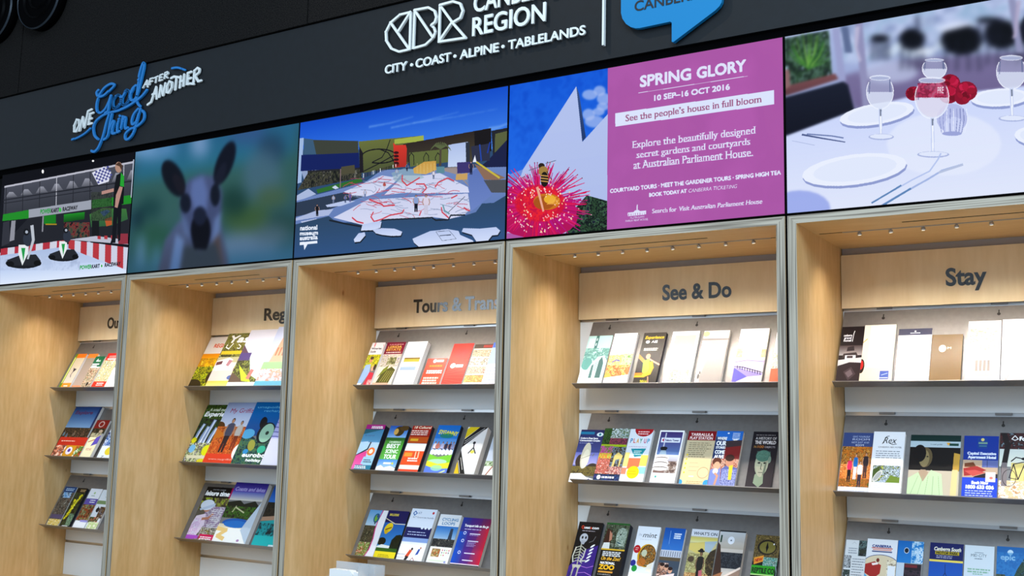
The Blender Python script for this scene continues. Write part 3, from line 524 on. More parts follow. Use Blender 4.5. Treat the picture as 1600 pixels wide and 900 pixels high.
def a_bird(c): c.R(0,0,1,1,'#e8ecf0'); c.G(.5,.18,.95,1,1,'#7a9ab0',.02); c.R(0,.27,1,.36,'#8aa070'); c.E(.35,.5,.15,.06,'#1c1c28'); c.L([(.3,.42),(.35,.5),(.42,.56)],.05,K); c.N(.5,.42,1,.7,['#2c1c18','#a07a50','#3a3448','#e8d8c0'],.12); c.N(0,.68,.8,.82,['#e87860','#3a5028','#f4c8b0'],.12); c.N(.1,.8,1,1,['#f4f4d8','#d0e0a0','#fffbe8'],.2)
def a_regional(c):
    c.R(0,0,1,.33,'#ece4dc'); c.T('REGIONAL',.25,.21,.98,.07,'#e85c20',1); c.R(0,.33,1,.58,'#f09a08','#f8d020'); c.N(0,.42,1,.6,['#f8c818','#c88a10','#fff060'],.08); c.N(0,.58,1,1,['#8a9a18','#d8d820','#3a4410','#c8c020','#50601c'],.09)
    c.E(.62,.78,.16,.13,'#4a3a18'); c.E(.1,.95,.3,.13,'#3c3014'); c.E(.62,.78,.1,.08,'#2c2010')
def a_yass(c):
    c.R(0,0,1,1,'#f4e8dc'); c.N(0,0,1,.52,['#5a5028','#a8a058','#8a8a3a','#4a4420','#d0cc90'],.05); c.R(.82,0,1,.5,'#a8c0e0'); c.E(.9,.1,.1,.09,'#3a6ab0')
    c.T('Yass',.08,.18,.95,.12,W,3,it=.3); c.L([(.3,.2),(.22,.3),(.1,.27),(.12,.22)],.03,W); c.L([(.5,.22),(.6,.26),(.58,.3),(.5,.29)],.025,W); c.R(.03,.34,.95,.40,'#f4d040'); c.R(.05,.42,.4,.44,'#4a4430'); c.R(0,.45,1,.55,'#cfc8a0')
    c.P([(.02,.52),(.4,.46),(.55,.5),(.5,.68),(.1,.7),(-.05,.62)],'#f8f4f0'); c.P([(.02,.54),(.22,.52),(.22,.58),(.03,.6)],'#7a4a50'); c.P([(.42,.5),(.55,.52),(.48,.62),(.38,.6)],'#c89098'); c.F(.78,.86,.3,'#e8eef8','#6a80b0',w=.14); c.F(.9,.84,.3,'#f8f8ff','#5a6ca0',w=.14); c.R(0,.7,1,.93,'#f0dcd0'); c.E(.72,.82,.12,.04,'#6a80b8'); c.R(0,.88,1,1,'#f8d860','#fff0b0')
def a_purple(c): c.R(0,0,1,.5,'#f4f0f8','#e4e8fa'); c.P([(0,.28),(.4,.52),(0,.6)],'#7a6070'); c.R(0,.42,.35,.56,'#6a5a90'); c.N(0,.55,.9,.92,['#6a6a40','#a8b060','#4a4438','#8a9a58'],.08); c.P([(0,.75),(.5,.92),(0,.92)],'#7a6658'); c.P([(.1,.62),(.6,.85),(.7,.92),(.4,.9)],'#d0dc50'); c.P([(.35,.5),(1,.5),(1,.92),(.6,.8)],'#eef2fc'); c.P([(.55,.7),(.66,.72),(.62,.88),(.5,.86)],'#d09088'); c.R(0,.92,1,1,'#fdfdfd')
def a_tower(c): c.R(0,0,1,.6,'#e0e4f8','#c8d4f4'); c.P([(.3,.12),(.55,.1),(.65,.62),(.15,.62)],'#f0b89c'); c.P([(.32,.12),(.42,.0),(.54,.1)],'#9a90b8'); [c.R(.25+.1*i,.36,.29+.1*i,.5,'#c88468') for i in range(3)]; c.R(0,.6,1,.72,'#a8cc98'); c.N(0,.72,1,.92,['#f4ece8','#e8a890','#c8d8ec','#ffffff'],.1); c.R(0,.92,1,1,'#7ac0d8')
def a_experience(c):
    c.N(0,0,1,.3,['#2c4418','#5a8030','#1c2c10','#86a848'],.05); c.T('A small mountain',.15,.11,.95,.05,'#e8f0d8',1,it=.2); c.T('Experience',.05,.2,.98,.075,W,2,it=.25); c.N(0,.24,1,.72,['#15161c','#2c3430','#4a6a28','#1a1c24','#5a7a30'],.06)
    for x,y0,y1,w in ((.12,.35,.6,.09),(.3,.4,.7,.12),(.42,.28,.66,.1),(.58,.42,.66,.12)): c.L([(x+.06,y0),(x,(y0+y1)/2),(x-.02,y1)],w,'#a8bce8',.9); c.L([(x+.06,y0),(x,y1)],w*.4,'#eef4ff')
    c.N(0,.66,.8,1,['#c8c8a0','#e8ecd0','#8a9a48','#5a4a70','#f4f4e8'],.05); c.E(.14,.76,.1,.07,'#88c8f0'); c.E(.62,.78,.14,.09,'#ecec20'); c.E(.08,.62,.08,.05,'#e8e420'); c.E(.6,.97,.14,.05,'#e8dc30'); c.R(.08,.87,.75,.92,'#e8e4c8'); c.R(.72,.62,1,1,'#f4f0fa')
def a_griffith(c):
    c.R(0,0,1,.42,'#aab8dc','#d8dcea'); c.T('My Griffith',.18,.17,.99,.07,'#b02c5c',.8,it=.15); c.E(.02,.42,.2,.1,'#6a4420'); c.N(0,.4,1,.9,['#d86828','#b84c1c','#f09048','#8a3c1c'],.05); c.P([(-.05,.42),(.4,.55),(-.05,.62)],'#e88a30')
    c.F(.42,.82,.56,'#5a5c70','#382830',w=.25); c.F(.72,.78,.48,'#d0c8c0','#8a3c28','#c89878','#2a1c18',w=.2); c.R(0,.84,1,1,'#e85030'); c.T('www.mygriffith',.15,.94,.9,.025,'#f8d8cc'); c.E(1,.8,.2,.14,'#f8f4ec')
def a_diver(c):
    c.R(0,0,1,.55,'#1a7cc0','#0c5ca0'); c.T('unspoilt',.1,.1,.8,.035,'#8ad4f4'); c.T('recharge',.35,.16,.95,.035,'#8ad4f4'); c.P([(0,.45),(.45,.6),(1,.62),(1,1),(0,1)],'#143a48'); c.E(.15,.52,.2,.08,'#6ac0e8'); c.N(0,.6,1,1,['#123440','#2c6a70','#6a8a50','#1a4c58','#0c2430'],.06)
    c.E(.4,.7,.12,.08,'#a8a850',rot=.4); c.E(.75,.76,.12,.06,'#48c0a0'); c.E(.3,.8,.08,.04,'#3a9ad0'); c.E(.48,.34,.12,.09,'#141c28',rot=.5); c.E(.68,.5,.26,.17,'#101c2c'); c.E(.7,.5,.2,.15,'#a8d0b8'); c.E(.72,.5,.05,.03,'#284840'); c.T('eurobo',.25,.88,.95,.06,W,2.2); c.T('holiday g',.42,.95,.98,.04,W,1.5)
def a_lilacw(c): c.R(0,0,1,1,'#e8e8f8'); c.R(0,0,1,.45,'#b0b0e8','#d4d4f8'); [c.L([(0,.1+.1*i),(.5,.14+.09*i),(1,.06+.11*i)],.03,'#6a6ab8',.7) for i in range(4)]; c.E(.6,.7,.2,.08,'#dce8dc')
def a_leisure(c):
    c.R(0,0,1,1,'#6a6458'); c.R(0,0,1,.2,'#141216'); c.T('leisure times',.03,.16,.93,.085,W,2,it=.2); c.T('north coast',.25,.06,.7,.03,'#ccc'); c.R(.9,0,1,.2,'#b01060'); c.N(0,.2,1,.45,['#4a4030','#7a7048','#a8b838','#302c24'],.12); c.N(.3,.36,1,.85,['#b8a8c0','#8a6a90','#d0c8d0','#9a8ca0'],.08)
    c.E(.32,.4,.12,.07,'#c89078'); c.E(.28,.34,.24,.1,'#dce4f0'); c.P([(.05,.42),(.55,.3),(.56,.36),(.1,.45)],'#c4d0e4'); c.P([(.05,.55),(.35,.5),(.45,.7),(.3,.95),(-.1,.95)],'#e8d8e8'); c.N(0,0,1,1,['#f0e0f0','#d8b8dc','#e8ecf4'],.05,.9,1,[(.05,.6),(.3,.6),(.28,.95),(-.05,.95)]); c.L([(.3,.6),(.5,.58),(.6,.5)],.07,'#c08870')
    c.G(.55,.42,.97,10,.035,'#e8e8e8',.012); c.N(.4,.75,1,.92,['#c8a820','#5a5a48','#d8d0c0','#2c2830'],.05); c.R(.45,.87,1,.97,'#d81860'); c.G(.5,.92,.92,2,.03,W,.018,1,.1); c.R(0,.9,.42,1,'#c060d0'); c.N(.3,.96,1,1,['#e8a0c0','#8a7a40','#fff'],.05)
def a_coast(c):
    c.R(0,0,1,.16,'#3a2c88','#6a5ab0'); c.T('Coasts and lakes',.05,.14,.95,.06,'#b0a8d8',1,it=.2); c.R(0,.16,1,.3,'#6a74b8','#d8d4c8'); c.P([(0,.34),(.35,.3),(.5,.36),(.8,.3),(1,.4),(1,.62),(0,.58)],'#1c2820'); c.N(0,.4,.9,.6,['#1c2418','#3a4428','#4a7a28','#101814'],.08); c.L([(.3,.42),(.6,.5)],.03,'#c8c8a0'); c.L([(.25,.5),(.3,.4)],.03,'#b8b890')
    c.E(.5,.68,.42,.08,'#1c68b8'); c.R(0,.7,.95,.8,'#e8dcc0'); c.R(0,.76,1,1,'#faf8f2'); c.L([(0,.78),(.3,.8),(.1,.9),(.3,.94)],.09,'#f0cc80',.9); c.E(.5,.695,.36,.06,'#2c80cc'); c.P([(1,.3),(1,1),(.7,.78),(.8,.6)],'#c8d4e0'); c.E(.75,.95,.04,.02,'#b890b8')
def a_turq(c): c.R(0,0,1,.3,'#1c54a8','#3c80cc'); c.N(0,.28,1,.6,['#1c1814','#3a3428','#141c18','#4a3c2c'],.1); c.L([(0,.56),(.5,.52),(1,.44)],.1,'#b09078'); c.P([(0,.6),(1,.5),(1,1),(0,1)],'#18a0a4','#28c0c0'); c.N(0,.62,.7,.82,['#0c2c34','#18a0a4','#143c44'],.15); c.R(.5,.95,1,.99,'#d8f0f4')
def a_wineries(c): c.R(0,0,1,.32,'#f4ecec'); c.E(.25,.05,.05,.06,'#e89098'); c.L([(.9,.05),(.98,.1),(.9,.2)],.03,'#e8a0a8'); c.T('Wineries',.08,.16,.85,.045,'#5a5860',1.4); c.T('Guide',.08,.23,.5,.045,'#6a6468',1.4); c.N(0,.28,1,.6,['#e8dc30','#c8c028','#8a9028','#f4ec60'],.08); c.P([(.12,.52),(.5,.5),(.62,.7),(.35,.95),(0,.98)],'#a8c4f0'); c.E(.4,.4,.14,.07,'#d8a080'); c.E(.42,.36,.14,.035,'#5a4840'); c.P([(.6,.68),(.95,.7),(1,1),(.45,1)],'#d84050'); c.E(.75,.6,.12,.06,'#e0b098'); c.E(.88,.57,.1,.07,'#3a2c2c'); c.N(.7,.85,1,1,['#f8e8e0','#e87878'],.08); c.R(0,.93,.3,1,'#f8f8f8')
def a_lerida(c): c.R(0,0,1,.27,'#8a1038'); c.T('LERIDA',.12,.13,.85,.05,'#e8c860',1.6); c.T('ESTATE',.1,.19,.85,.045,'#e8b850',1.4); c.G(.15,.05,.9,1,1,'#d8a0a8',.02,1,0); c.G(.12,.23,.9,1,1,'#f0d8d8',.02,1,0); c.R(0,.27,1,1,'#f4e0d0'); c.N(0,.28,1,.55,['#f4e4dc','#e0ccc0','#a8a080','#f8f0e8','#5a3c80'],.06); c.P([(.15,.9),(.3,.66),(.7,.55),(.95,.62),(.8,.95),(.55,.9)],'#5c5c28'); c.P([(.1,.8),(.3,.6),(.55,.5),(.5,.62)],'#8a9038'); [c.L([(.35+.12*i,.88),(.55+.1*i,.64)],.03,'#a8a058') for i in range(4)]; c.N(.35,.34,.8,.5,['#4a4828','#8a8850','#f0e8d8'],.05); c.R(0,.9,.8,.96,'#f0b8a0'); c.R(0,.96,1,1,'#c83040')
def a_whitebook(c): c.R(0,0,1,1,'#f4f2f0'); c.T('WEDDINGS',.3,.18,.75,.02,'#7ab8a8'); c.R(.12,.37,.9,.47,'#a8a040','#c0b84c'); c.R(.12,.37,.9,.4,'#8a6a40'); c.R(.08,.58,.85,.66,'#a8b8ec'); c.G(.1,.69,.6,2,.04,'#d0ccc8',.01)
def a_redlow(c): c.R(0,0,1,1,'#e04a34'); c.R(0,.25,1,1,'#e85030','#f07048',.6); c.E(.4,.1,.09,.07,W); c.R(.5,.05,.85,.14,'#f8d0c8'); c.G(.2,.28,.9,1,1,'#f0a020',.05); c.G(.15,.46,.95,2,.07,W,.05,1,.05); c.G(.1,.72,.85,3,.09,'#fce0d4',.06,1,.05)
def a_redtall(c): c.R(0,0,1,1,'#dc4438'); c.E(.5,.22,.35,.12,'#c43a34',None,.6); [c.L([(0,.66+.04*i),(1,.5+.1*i)],.012,'#e87060') for i in range(8)]; c.E(.3,.52,.13,.06,W); c.R(.45,.49,.8,.56,'#f8dcd8'); c.L([(.2,.3),(.5,.2),(.8,.16)],.02,'#8a2c2c')
def a_pictures(c): c.R(0,0,1,1,'#e8dcc8'); c.R(0,0,1,.1,'#5a4c40'); c.R(.5,.02,1,.08,'#b04c40'); [c.N(0,.13+.2*i,1,.3+.2*i,[['#f4ecdc','#a89878','#dccfb4','#7a6c58'],['#d8ccb4','#8a7c68','#f8f4ec','#b8a890'],['#fff8f0','#e8a088','#d8c8b8','#a87868'],['#f0e0a0','#c8b868','#e0a070','#8a9a58']][i],.07) for i in range(4)]; [c.R(0,.3+.2*i,1,.33+.2*i,'#f8f4f0') for i in range(4)]
def a_bluepale(c): c.R(0,0,1,1,'#dce4fa'); c.R(0,0,1,.12,'#5878d0'); c.R(0,.12,1,.5,'#a8bcf0'); c.G(.1,.6,.9,5,.07,'#a8b4dc',.015)
def a_pinkjet(c): c.R(0,0,1,1,'#bcd8f0'); c.R(0,0,1,.1,'#b0208a'); c.G(.3,.045,.95,2,.03,W,.02,1,.1); c.R(0,.1,1,.4,'#4a90b8','#6aa8d0'); c.P([(0,.1),(1,.1),(0,.22)],'#2c6c80'); c.T('Be inspired',.12,.26,.6,.03,'#5a6a9a'); c.P([(0,.4),(.4,.38),(.5,.6),(0,.68)],'#b8d8f4'); c.L([(.55,.4),(.5,.55),(0,.7)],.07,'#1c3048'); c.P([(0,.7),(.5,.58),(.6,.85),(.35,1),(0,1)],'#e04898','#f080c0'); c.E(.72,.6,.2,.09,'#f08840'); c.E(.72,.6,.1,.05,'#fff0e0'); c.P([(.45,.72),(1,.7),(1,.9),(.4,.88)],'#a8d4f0'); c.G(.5,.79,.95,2,.04,K,.018); c.R(.15,.9,1,1,'#2c8aa8'); c.G(.15,.93,.85,2,.035,W,.02)
def a_scenic(c): c.R(0,0,1,.28,'#1c60b8','#9ac4f0'); c.E(.55,.12,.27,.11,'#4a3818'); c.E(.4,.13,.12,.07,'#d8b060'); c.E(.8,.05,.25,.06,'#5a4420'); c.R(0,.28,1,.74,'#4a9a38','#6cc058'); c.R(0,.26,1,.32,'#2c7030'); c.T("CANBERRA'S",.22,.38,.85,.04,'#e8f8e0',1); c.T('BEST',.18,.49,.85,.085,W,2.2); c.T('SCENIC',.2,.6,.85,.075,W,1.8); c.T('TOUR',.2,.72,.85,.085,W,2.2); c.R(0,.74,1,.9,'#5a9ae0','#a8ccf4'); c.R(.3,.8,.7,.84,'#f0f4fa'); c.E(.78,.82,.05,.025,'#e8e040'); c.P([(0,.9),(.2,.86),(.4,.91),(.7,.87),(1,.92),(1,1),(0,1)],'#eef6ff')
def a_redcity(c): c.R(0,0,1,.38,'#b02418','#9a2014'); c.T('18 Cultural',.1,.06,.95,.05,'#f0e0c8',1.4,it=.15); c.G(.02,.11,.95,3,.04,'#e8d0c8',.025,1,.1); c.R(0,.24,1,.37,'#c85c20'); c.R(.1,.28,.5,.33,'#e8b838'); c.R(0,.38,1,.55,'#fbfaf8'); c.R(0,.54,1,.84,'#e86030'); c.R(.05,.58,.45,.66,'#f0a040'); c.L([(.6,.56),(.62,.68)],.05,'#f8d0b0'); c.L([(.75,.56),(.78,.68)],.05,'#f8d0b0'); c.G(.3,.7,.85,2,.05,W,.025); c.R(0,.84,1,.93,'#f8e8dc'); c.R(0,.93,1,1,'#e85838')
def a_canny(c):
    c.R(0,0,1,.3,'#1474c4','#2c84d0'); c.T('SYGANNY',.1,.18,.95,.08,'#e8dc40',2,y1=.22,it=.2); c.E(.5,.22,.3,.05,'#1c8a60',None,.7); c.R(0,.28,1,.6,'#5a98d8','#a8c4ec'); [c.F(x,.62,.28,col,'#4a4a60','#b88868','#3c3028',w=.15) for x,col in ((.12,'#e8e0e8'),(.25,'#d88878'),(.45,'#b8bcd8'),(.62,'#383c58'),(.8,'#2c3454'),(.92,'#8a98c0'))]
    [c.E(.1+.16*i,.56,.09,.06,'#f4f4fc') for i in range(6)]; c.P([(0,.6),(.4,.66),(1,.6),(1,.8),(0,.76)],'#8ad048'); c.E(.45,.75,.42,.05,'#b8e8c0'); c.P([(0,.74),(.5,.8),(1,.76),(1,.9),(0,.88)],'#e8e440'); c.P([(0,.84),(.5,.9),(1,.88),(1,1),(0,1)],'#6a8ae0'); c.E(.5,.88,.25,.06,'#a8e0c0',None,.8); c.L([(.6,1),(.9,.93)],.05,'#d8e8a0')
def a_stripe(c): c.R(0,0,1,1,'#eceae8'); c.P([(.1,0),(.6,0),(-.2,.34),(-.2,.14)],'#e0c820'); c.P([(.6,0),(1,0),(0,.44),(0,.27)],'#201c20'); [c.L([(.05,.36-.05*i),(.85,.06-.04*i)],.02,'#d8d8d8') for i in range(2)]; c.P([(0,.5),(.55,1),(0,1)],'#2c2824'); c.P([(0,.74),(.25,1),(0,1)],'#ecc828'); [c.L([(.02+.08*i,.72-.06*i),(.28+.08*i,.98-.07*i)],.025,'#f0ece4') for i in range(2)]; c.E(.55,.34,.07,.03,K); c.L([(.55,.34),(.58,.44),(.4,.56)],.05,'#303038'); c.L([(.58,.44),(.75,.56)],.05,'#303038'); c.E(.58,.53,.1,.035,'#e8e068')
def a_figure(c): c.R(0,0,1,1,'#d8e0ec'); c.R(0,.7,1,1,'#f8f4ee'); c.N(0,.68,1,.78,['#3a5a30','#c8d8b0','#f4f4f0'],.12); c.L([(.2,.98),(.4,.85),(.6,.74)],.06,'#b87050')
def a_balloon(c): c.R(0,0,1,.33,'#6aa4d4','#b8d0e0'); c.N(0,.33,.8,1,['#4a4030','#6a6048','#2c2c1c','#8a8468'],.08); c.N(0,.68,.6,1,['#3a6020','#c8c890','#5a8a30','#b04c20','#e8e4d0'],.08); c.P([(.75,0),(1,0),(1,1),(.52,1),(.66,.82),(.68,.6),(.6,.4),(.6,.25),(.7,.12)],'#eeeef4'); c.L([(.72,.0),(.62,.22),(.62,.4),(.69,.6),(.66,.82),(.5,1)],.05,'#d84c98'); c.E(.5,.17,.16,.1,'#1c6a8a'); c.E(.48,.17,.08,.07,'#78b048'); c.E(.55,.12,.07,.04,'#3a5a90'); c.L([(.5,.25),(.5,.29)],.06,'#3a4448')
def a_yballoon(c): c.R(0,0,1,.27,'#141a60'); c.T('BALLOONS',.12,.12,.55,.045,'#d8c858',1.4); c.R(.55,.1,.9,.13,'#8aa0c8'); c.E(.87,.07,.04,.03,'#f0dca0'); c.R(0,.25,1,.75,'#1c64b0','#4a98d4'); c.P([(0,.14),(.5,.27),(1,.24),(1,0),(0,0)],'#141a60'); c.L([(0,.17),(.5,.27),(1,.27)],.03,'#e8dcb8'); c.T('BALLOONS',.12,.11,.55,.045,'#d8c858',1.4); c.E(.27,.36,.19,.1,'#e8cc20',rot=-.2); c.E(.22,.44,.09,.05,'#d8b41c'); c.L([(.15,.4),(.4,.35)],.05,'#8a6418'); c.N(0,0,1,1,['#141c10','#243018','#101408'],.05,1,1,[(.6,.6),(.75,.5),(.95,.48),(1,.5),(1,.82),(.6,.8)]); c.E(.15,.64,.2,.08,'#18200f'); c.P([(.0,.74),(.2,.7),(.6,.72),(.6,.78),(0,.78)],'#e8ece8'); c.R(0,.77,1,.85,'#3c6a24'); c.R(0,.84,1,1,'#f4e030'); c.G(.2,.91,.8,2,.03,'#b09818',.014)
def a_actbus(c): c.R(0,0,1,1,'#dfe7f2'); c.L([(.1,.09),(.16,.05),(.24,.09),(.16,.13),(.1,.09)],.03,'#3a70b0'); c.T('ACT',.28,.1,.42,.04,'#5a6a88',.8); c.E(.88,.07,.04,.025,'#c83040'); c.T('ACT Government Australia',.12,.18,.95,.03,'#6a7488',.6); c.R(0,.36,1,.58,'#1c2468'); [c.E(.62+.14*i,.36,.05,.03,'#e8eef8') for i in range(3)]; c.G(.12,.45,.92,2,.05,'#c8d0f0',.015); c.R(0,.56,1,.66,'#9ab4e4'); c.R(0,.64,1,1,'#fafafc'); c.P([(.42,.78),(.52,.8),(.42,.94),(.3,.92)],'#e05a30'); c.E(.5,.77,.04,.025,'#4a3028'); c.P([(.34,.9),(.46,.92),(.4,.98),(.3,.99)],'#302c30'); c.P([(.75,.76),(.82,.76),(.78,.86),(.68,.88)],'#3a5cb0'); c.E(.82,.74,.03,.02,'#c88868'); c.L([(.55,.98),(.62,.93),(.7,.98)],.02,'#c87878'); c.G(0,.88,.3,2,.06,'#a8acb8',.01)
def a_cycling(c): c.R(0,0,1,1,'#e4e6ea'); c.T('CYCLING',.15,.13,.9,.055,'#5c90b8',1); c.T('LOOPS',.2,.21,.8,.055,'#5c90b8',1); c.R(0,.24,1,.58,'#3a80c8','#d0e0ec'); c.P([(.68,.28),(.8,.28),(.84,.52),(.66,.52)],'#3c4c60'); c.N(0,.5,1,.66,['#2c3038','#5a5850','#20242c','#8a8478'],.08); c.R(0,.66,1,1,'#f6f2ec'); c.N(.12,.7,.5,.86,['#d89858','#c86838','#8a8a58','#f0c890'],.08); [c.E(.6+.1*(i%4),.72+.05*(i//4),.025,.014,['#d86868','#8a8a90','#c8d890'][i%3]) for i in range(10)]; c.R(.1,.92,.9,.95,'#e8ecd8'); c.E(.85,.95,.05,.02,'#a8b0e0')
def a_transport(c): c.R(0,0,1,.95,'#1060d0','#e02848',1,True); c.P([(0,0),(1,0),(1,.2),(0,.3)],'#2c1c78','#6c1c60',.45); c.P([(.3,0),(.7,0),(.6,.95),(.3,.95)],'#5c1c90',None,.45); c.T('Transport info on the go',.12,.19,.96,.05,W,1.3); c.G(.15,.24,.92,1,1,'#d0c8f0',.015); [c.E(.2,y,.05,.035,'#e8ecff') for y in (.32,.48,.72)]; [c.E(.2,y,.03,.02,'#2c50c0') for y in (.32,.48,.72)]; [c.R(.38,y,.75,y+.02,'#f0ecff') for y in (.32,.47,.72,.86)]; c.G(.38,.36,.8,1,1,'#c8b8e8',.01); c.G(.38,.51,.7,4,.025,'#c8b8e8',.01); c.R(0,.945,1,.965,'#f8e8f0'); c.R(0,.965,1,1,'#120f14')
def a_teal(c): c.R(0,0,1,1,'#bfe4e0','#eefcfa'); c.P([(.05,.05),(.3,.05),(.3,.45),(.05,.35)],'#d8f4f0'); c.P([(.33,0),(.45,0),(.45,.5),(.33,.5)],'#5c8c88'); [c.R(.36,.05+.1*i,.4,.1+.1*i,'#e8fcf8') for i in range(4)]; c.N(0,.25,1,.5,['#a8d4cc','#78a8a0','#cdeee8'],.1); c.E(.2,.56,.22,.12,'#7cb4ac'); c.P([(.1,.85),(.4,.55),(.6,.42),(.85,.4),(1,.5),(1,.85)],'#d8f6f4'); c.P([(.66,.85),(.68,.5),(.78,.42),(.88,.55),(.88,.85)],'#62837f'); c.P([(.4,.85),(.42,.6),(.5,.56),(.52,.85)],'#6a8c88'); [c.L([(.55+.06*i,.7),(.57+.06*i,.52)],.02,'#7aa09a') for i in range(2)]; c.R(0,.84,1,1,'#effcfb'); c.G(.1,.9,.9,2,.04,'#b8d8d4',.01)
def a_fruit(c): c.R(0,0,1,1,'#fbf8fa'); c.R(0,.25,1,.3,'#dcd4f0'); c.N(0,.42,1,.64,['#f4e08a','#e8c868','#fff4c8','#b8c878','#f0b878'],.07); c.N(.6,.4,1,.62,['#b8d890','#d8ecb8','#88b068'],.08); c.L([(.2,.56),(.35,.52),(.5,.54)],.05,'#7a70c8'); c.N(0,.62,1,.84,['#f0a068','#e87848','#f8c898','#e8a840'],.08); c.E(.1,.82,.18,.05,'#c8b868'); c.P([(0,.86),(1,.8),(1,1),(0,1)],'#fcfafd'); c.R(.3,.08,.8,.1,'#f4e8d8')
def a_athlete(c): c.R(0,0,1,1,'#4a443e','#3c3630'); c.T('Experience',.1,.12,.92,.055,'#f0c830',1.8,it=.2); c.E(.25,.18,.09,.03,W); c.T('AIS',.42,.2,.68,.045,W,1.2); c.G(.15,.31,.8,2,.03,'#d8d4cc',.02,1,.1); [c.L([(.0,.42+.02*i),(.35,.55+.02*i)],.02,'#f0b040') for i in range(4)]; c.E(.42,.46,.1,.05,'#e8a888'); c.L([(.45,.5),(.7,.56),(.98,.62)],.07,'#e8a890'); c.P([(.25,.55),(.5,.5),(.62,.68),(.5,.82),(.3,.76)],'#a8d848'); t=[(.05,.82),(.4,.82),(.62,.78),(.68,.68),(.6,.58)]; c.L(t,.17,'#f4b020'); c.L(t,.08,'#f8e040'); c.L([(.0,.8),(.3,.8)],.14,'#f09030'); c.L([(.6,.85),(.68,1)],.05,'#e0a080'); c.T('2016',.3,.96,.6,.05,'#d8d030',1.6)
def a_ybox(c): c.R(0,0,1,1,'#fbfbfa'); c.R(.12,.08,.9,.3,'#f8ecb0'); c.N(.15,.45,.75,.7,['#c8ccc0','#a8b0a0','#e8ecd8','#b8d8dc','#f0eac0'],.06); c.N(.2,.72,.9,.95,['#b8b8a8','#dce098','#f4f4ec','#8a9080'],.08); c.R(.5,.73,.56,.95,'#fff')
def a_greycoast(c): c.R(0,0,1,1,'#c8beb8','#a89e96'); c.P([(0,0),(1,0),(1,.17),(0,.13)],'#f4ece4'); c.R(0,.15,1,.18,'#9a928c'); c.E(.1,.06,.14,.05,'#f0d898'); c.P([(0,.18),(.35,.2),(.3,.28),(.38,.42),(.28,.55),(.2,.75),(.12,.85),(.18,1),(0,1)],'#f8f2f0'); c.E(.1,.85,.04,.05,'#6a605c'); c.E(.14,.78,.03,.03,'#6a605c')
def a_bridge(c): c.R(0,0,1,1,'#fbf9fc'); c.R(0,.42,1,.52,'#f8f0d8'); c.N(.0,.36,.2,.52,['#f0e8b0','#e0d090'],.1); c.N(.85,.38,1,.52,['#e8c8a0','#d8b088'],.1); c.P([(0,.58),(.5,.55),(1,.57),(1,.76),(0,.98)],'#c8b8e8'); c.P([(0,.7),(.3,.72),(.65,.82),(0,.98)],'#6a62c8'); c.P([(0,.7),(1,.8),(.98,.84),(.5,.86)],'#9a8cd8'); c.L([(0,.68),(.3,.69),(1,.79)],.03,'#4a4068'); [c.L([(.1+.09*i,.66+.012*i),(.12+.09*i,.71+.013*i)],.025,'#3a3048') for i in range(10)]; c.L([(0,.6),(.4,.57),(1,.6)],.02,'#8a80b0')
def a_redbot(c): c.R(0,0,1,1,'#fbfaf8'); c.N(0,.4,1,.7,['#e8e0c8','#a8a890','#f4f0e4','#c89878'],.1); c.R(0,.7,1,1,'#e06840')
def a_dish(c): c.R(0,0,1,.7,'#283068','#6a74b8'); c.R(0,.04,.6,.09,'#1888b0'); c.E(.85,.09,.14,.04,'#e8f4f8'); c.E(.85,.09,.05,.025,'#208898'); c.T('Canberra Deep Space',.05,.18,.8,.03,W,1.2); c.T('Communication Complex',.05,.225,.92,.03,W,1.2); c.G(.05,.26,.8,1,1,'#a8b0d8',.012); c.R(0,.44,1,.68,'#8088d0','#b8b4dc'); c.E(.24,.6,.16,.12,'#4c4038'); c.E(.85,.72,.24,.08,'#4a4038'); c.N(0,.7,1,.88,['#6a6038','#8a7c48','#5a5038'],.1); c.E(.45,.5,.19,.25,'#dcd8c4',rot=.08); c.E(.48,.56,.15,.18,'#f0ecd8'); c.L([(.3,.56),(.5,.52),(.7,.48)],.015,'#6a6458'); c.L([(.75,.5),(.8,.46)],.05,'#8a8c98'); c.P([(0,.84),(.45,.83),(.7,.9),(1,.93),(1,1),(0,1)],'#f8f8fa'); c.E(.82,.96,.06,.03,'#3844a0')
def a_collage(c):
    c.R(0,0,1,1,'#203020'); c.N(0,0,.4,.3,['#1c3c1c','#3c6a34','#142414'],.06); c.N(.3,0,1,.2,['#a8c0d0','#5a7048','#d8e4ec','#384c30'],.08); c.N(.3,.18,1,.3,['#c05080','#3a2c34','#b04c68','#243020'],.05); c.R(0,.3,1,.34,'#a8c028'); c.N(0,.33,.5,.5,['#a84c88','#c868a8','#6a8a38'],.06); c.N(0,.46,.5,.56,['#f07848','#c8d858','#e85838'],.06); c.N(.5,.34,1,.7,['#201c18','#5a5040','#8aa0b8','#2c2c20'],.08)
    c.P([(.6,.7),(.62,.5),(.75,.44),(.95,.5),(.9,.7),(.86,.7),(.85,.56),(.7,.58),(.68,.7)],'#e8d488'); c.N(0,.56,.5,.84,['#f4e4dc','#b85048','#e89880','#3a2824'],.05); c.N(.5,.7,1,.84,['#c84c44','#f4e8dc','#8a2c2c','#e8a898'],.04); c.N(0,.85,1,1,['#2c6a50','#3a4ca0','#1c3440','#6a5cb0'],.07); c.E(.2,.9,.08,.04,W); c.G(.32,.9,.85,1,1,W,.035,1,.1)
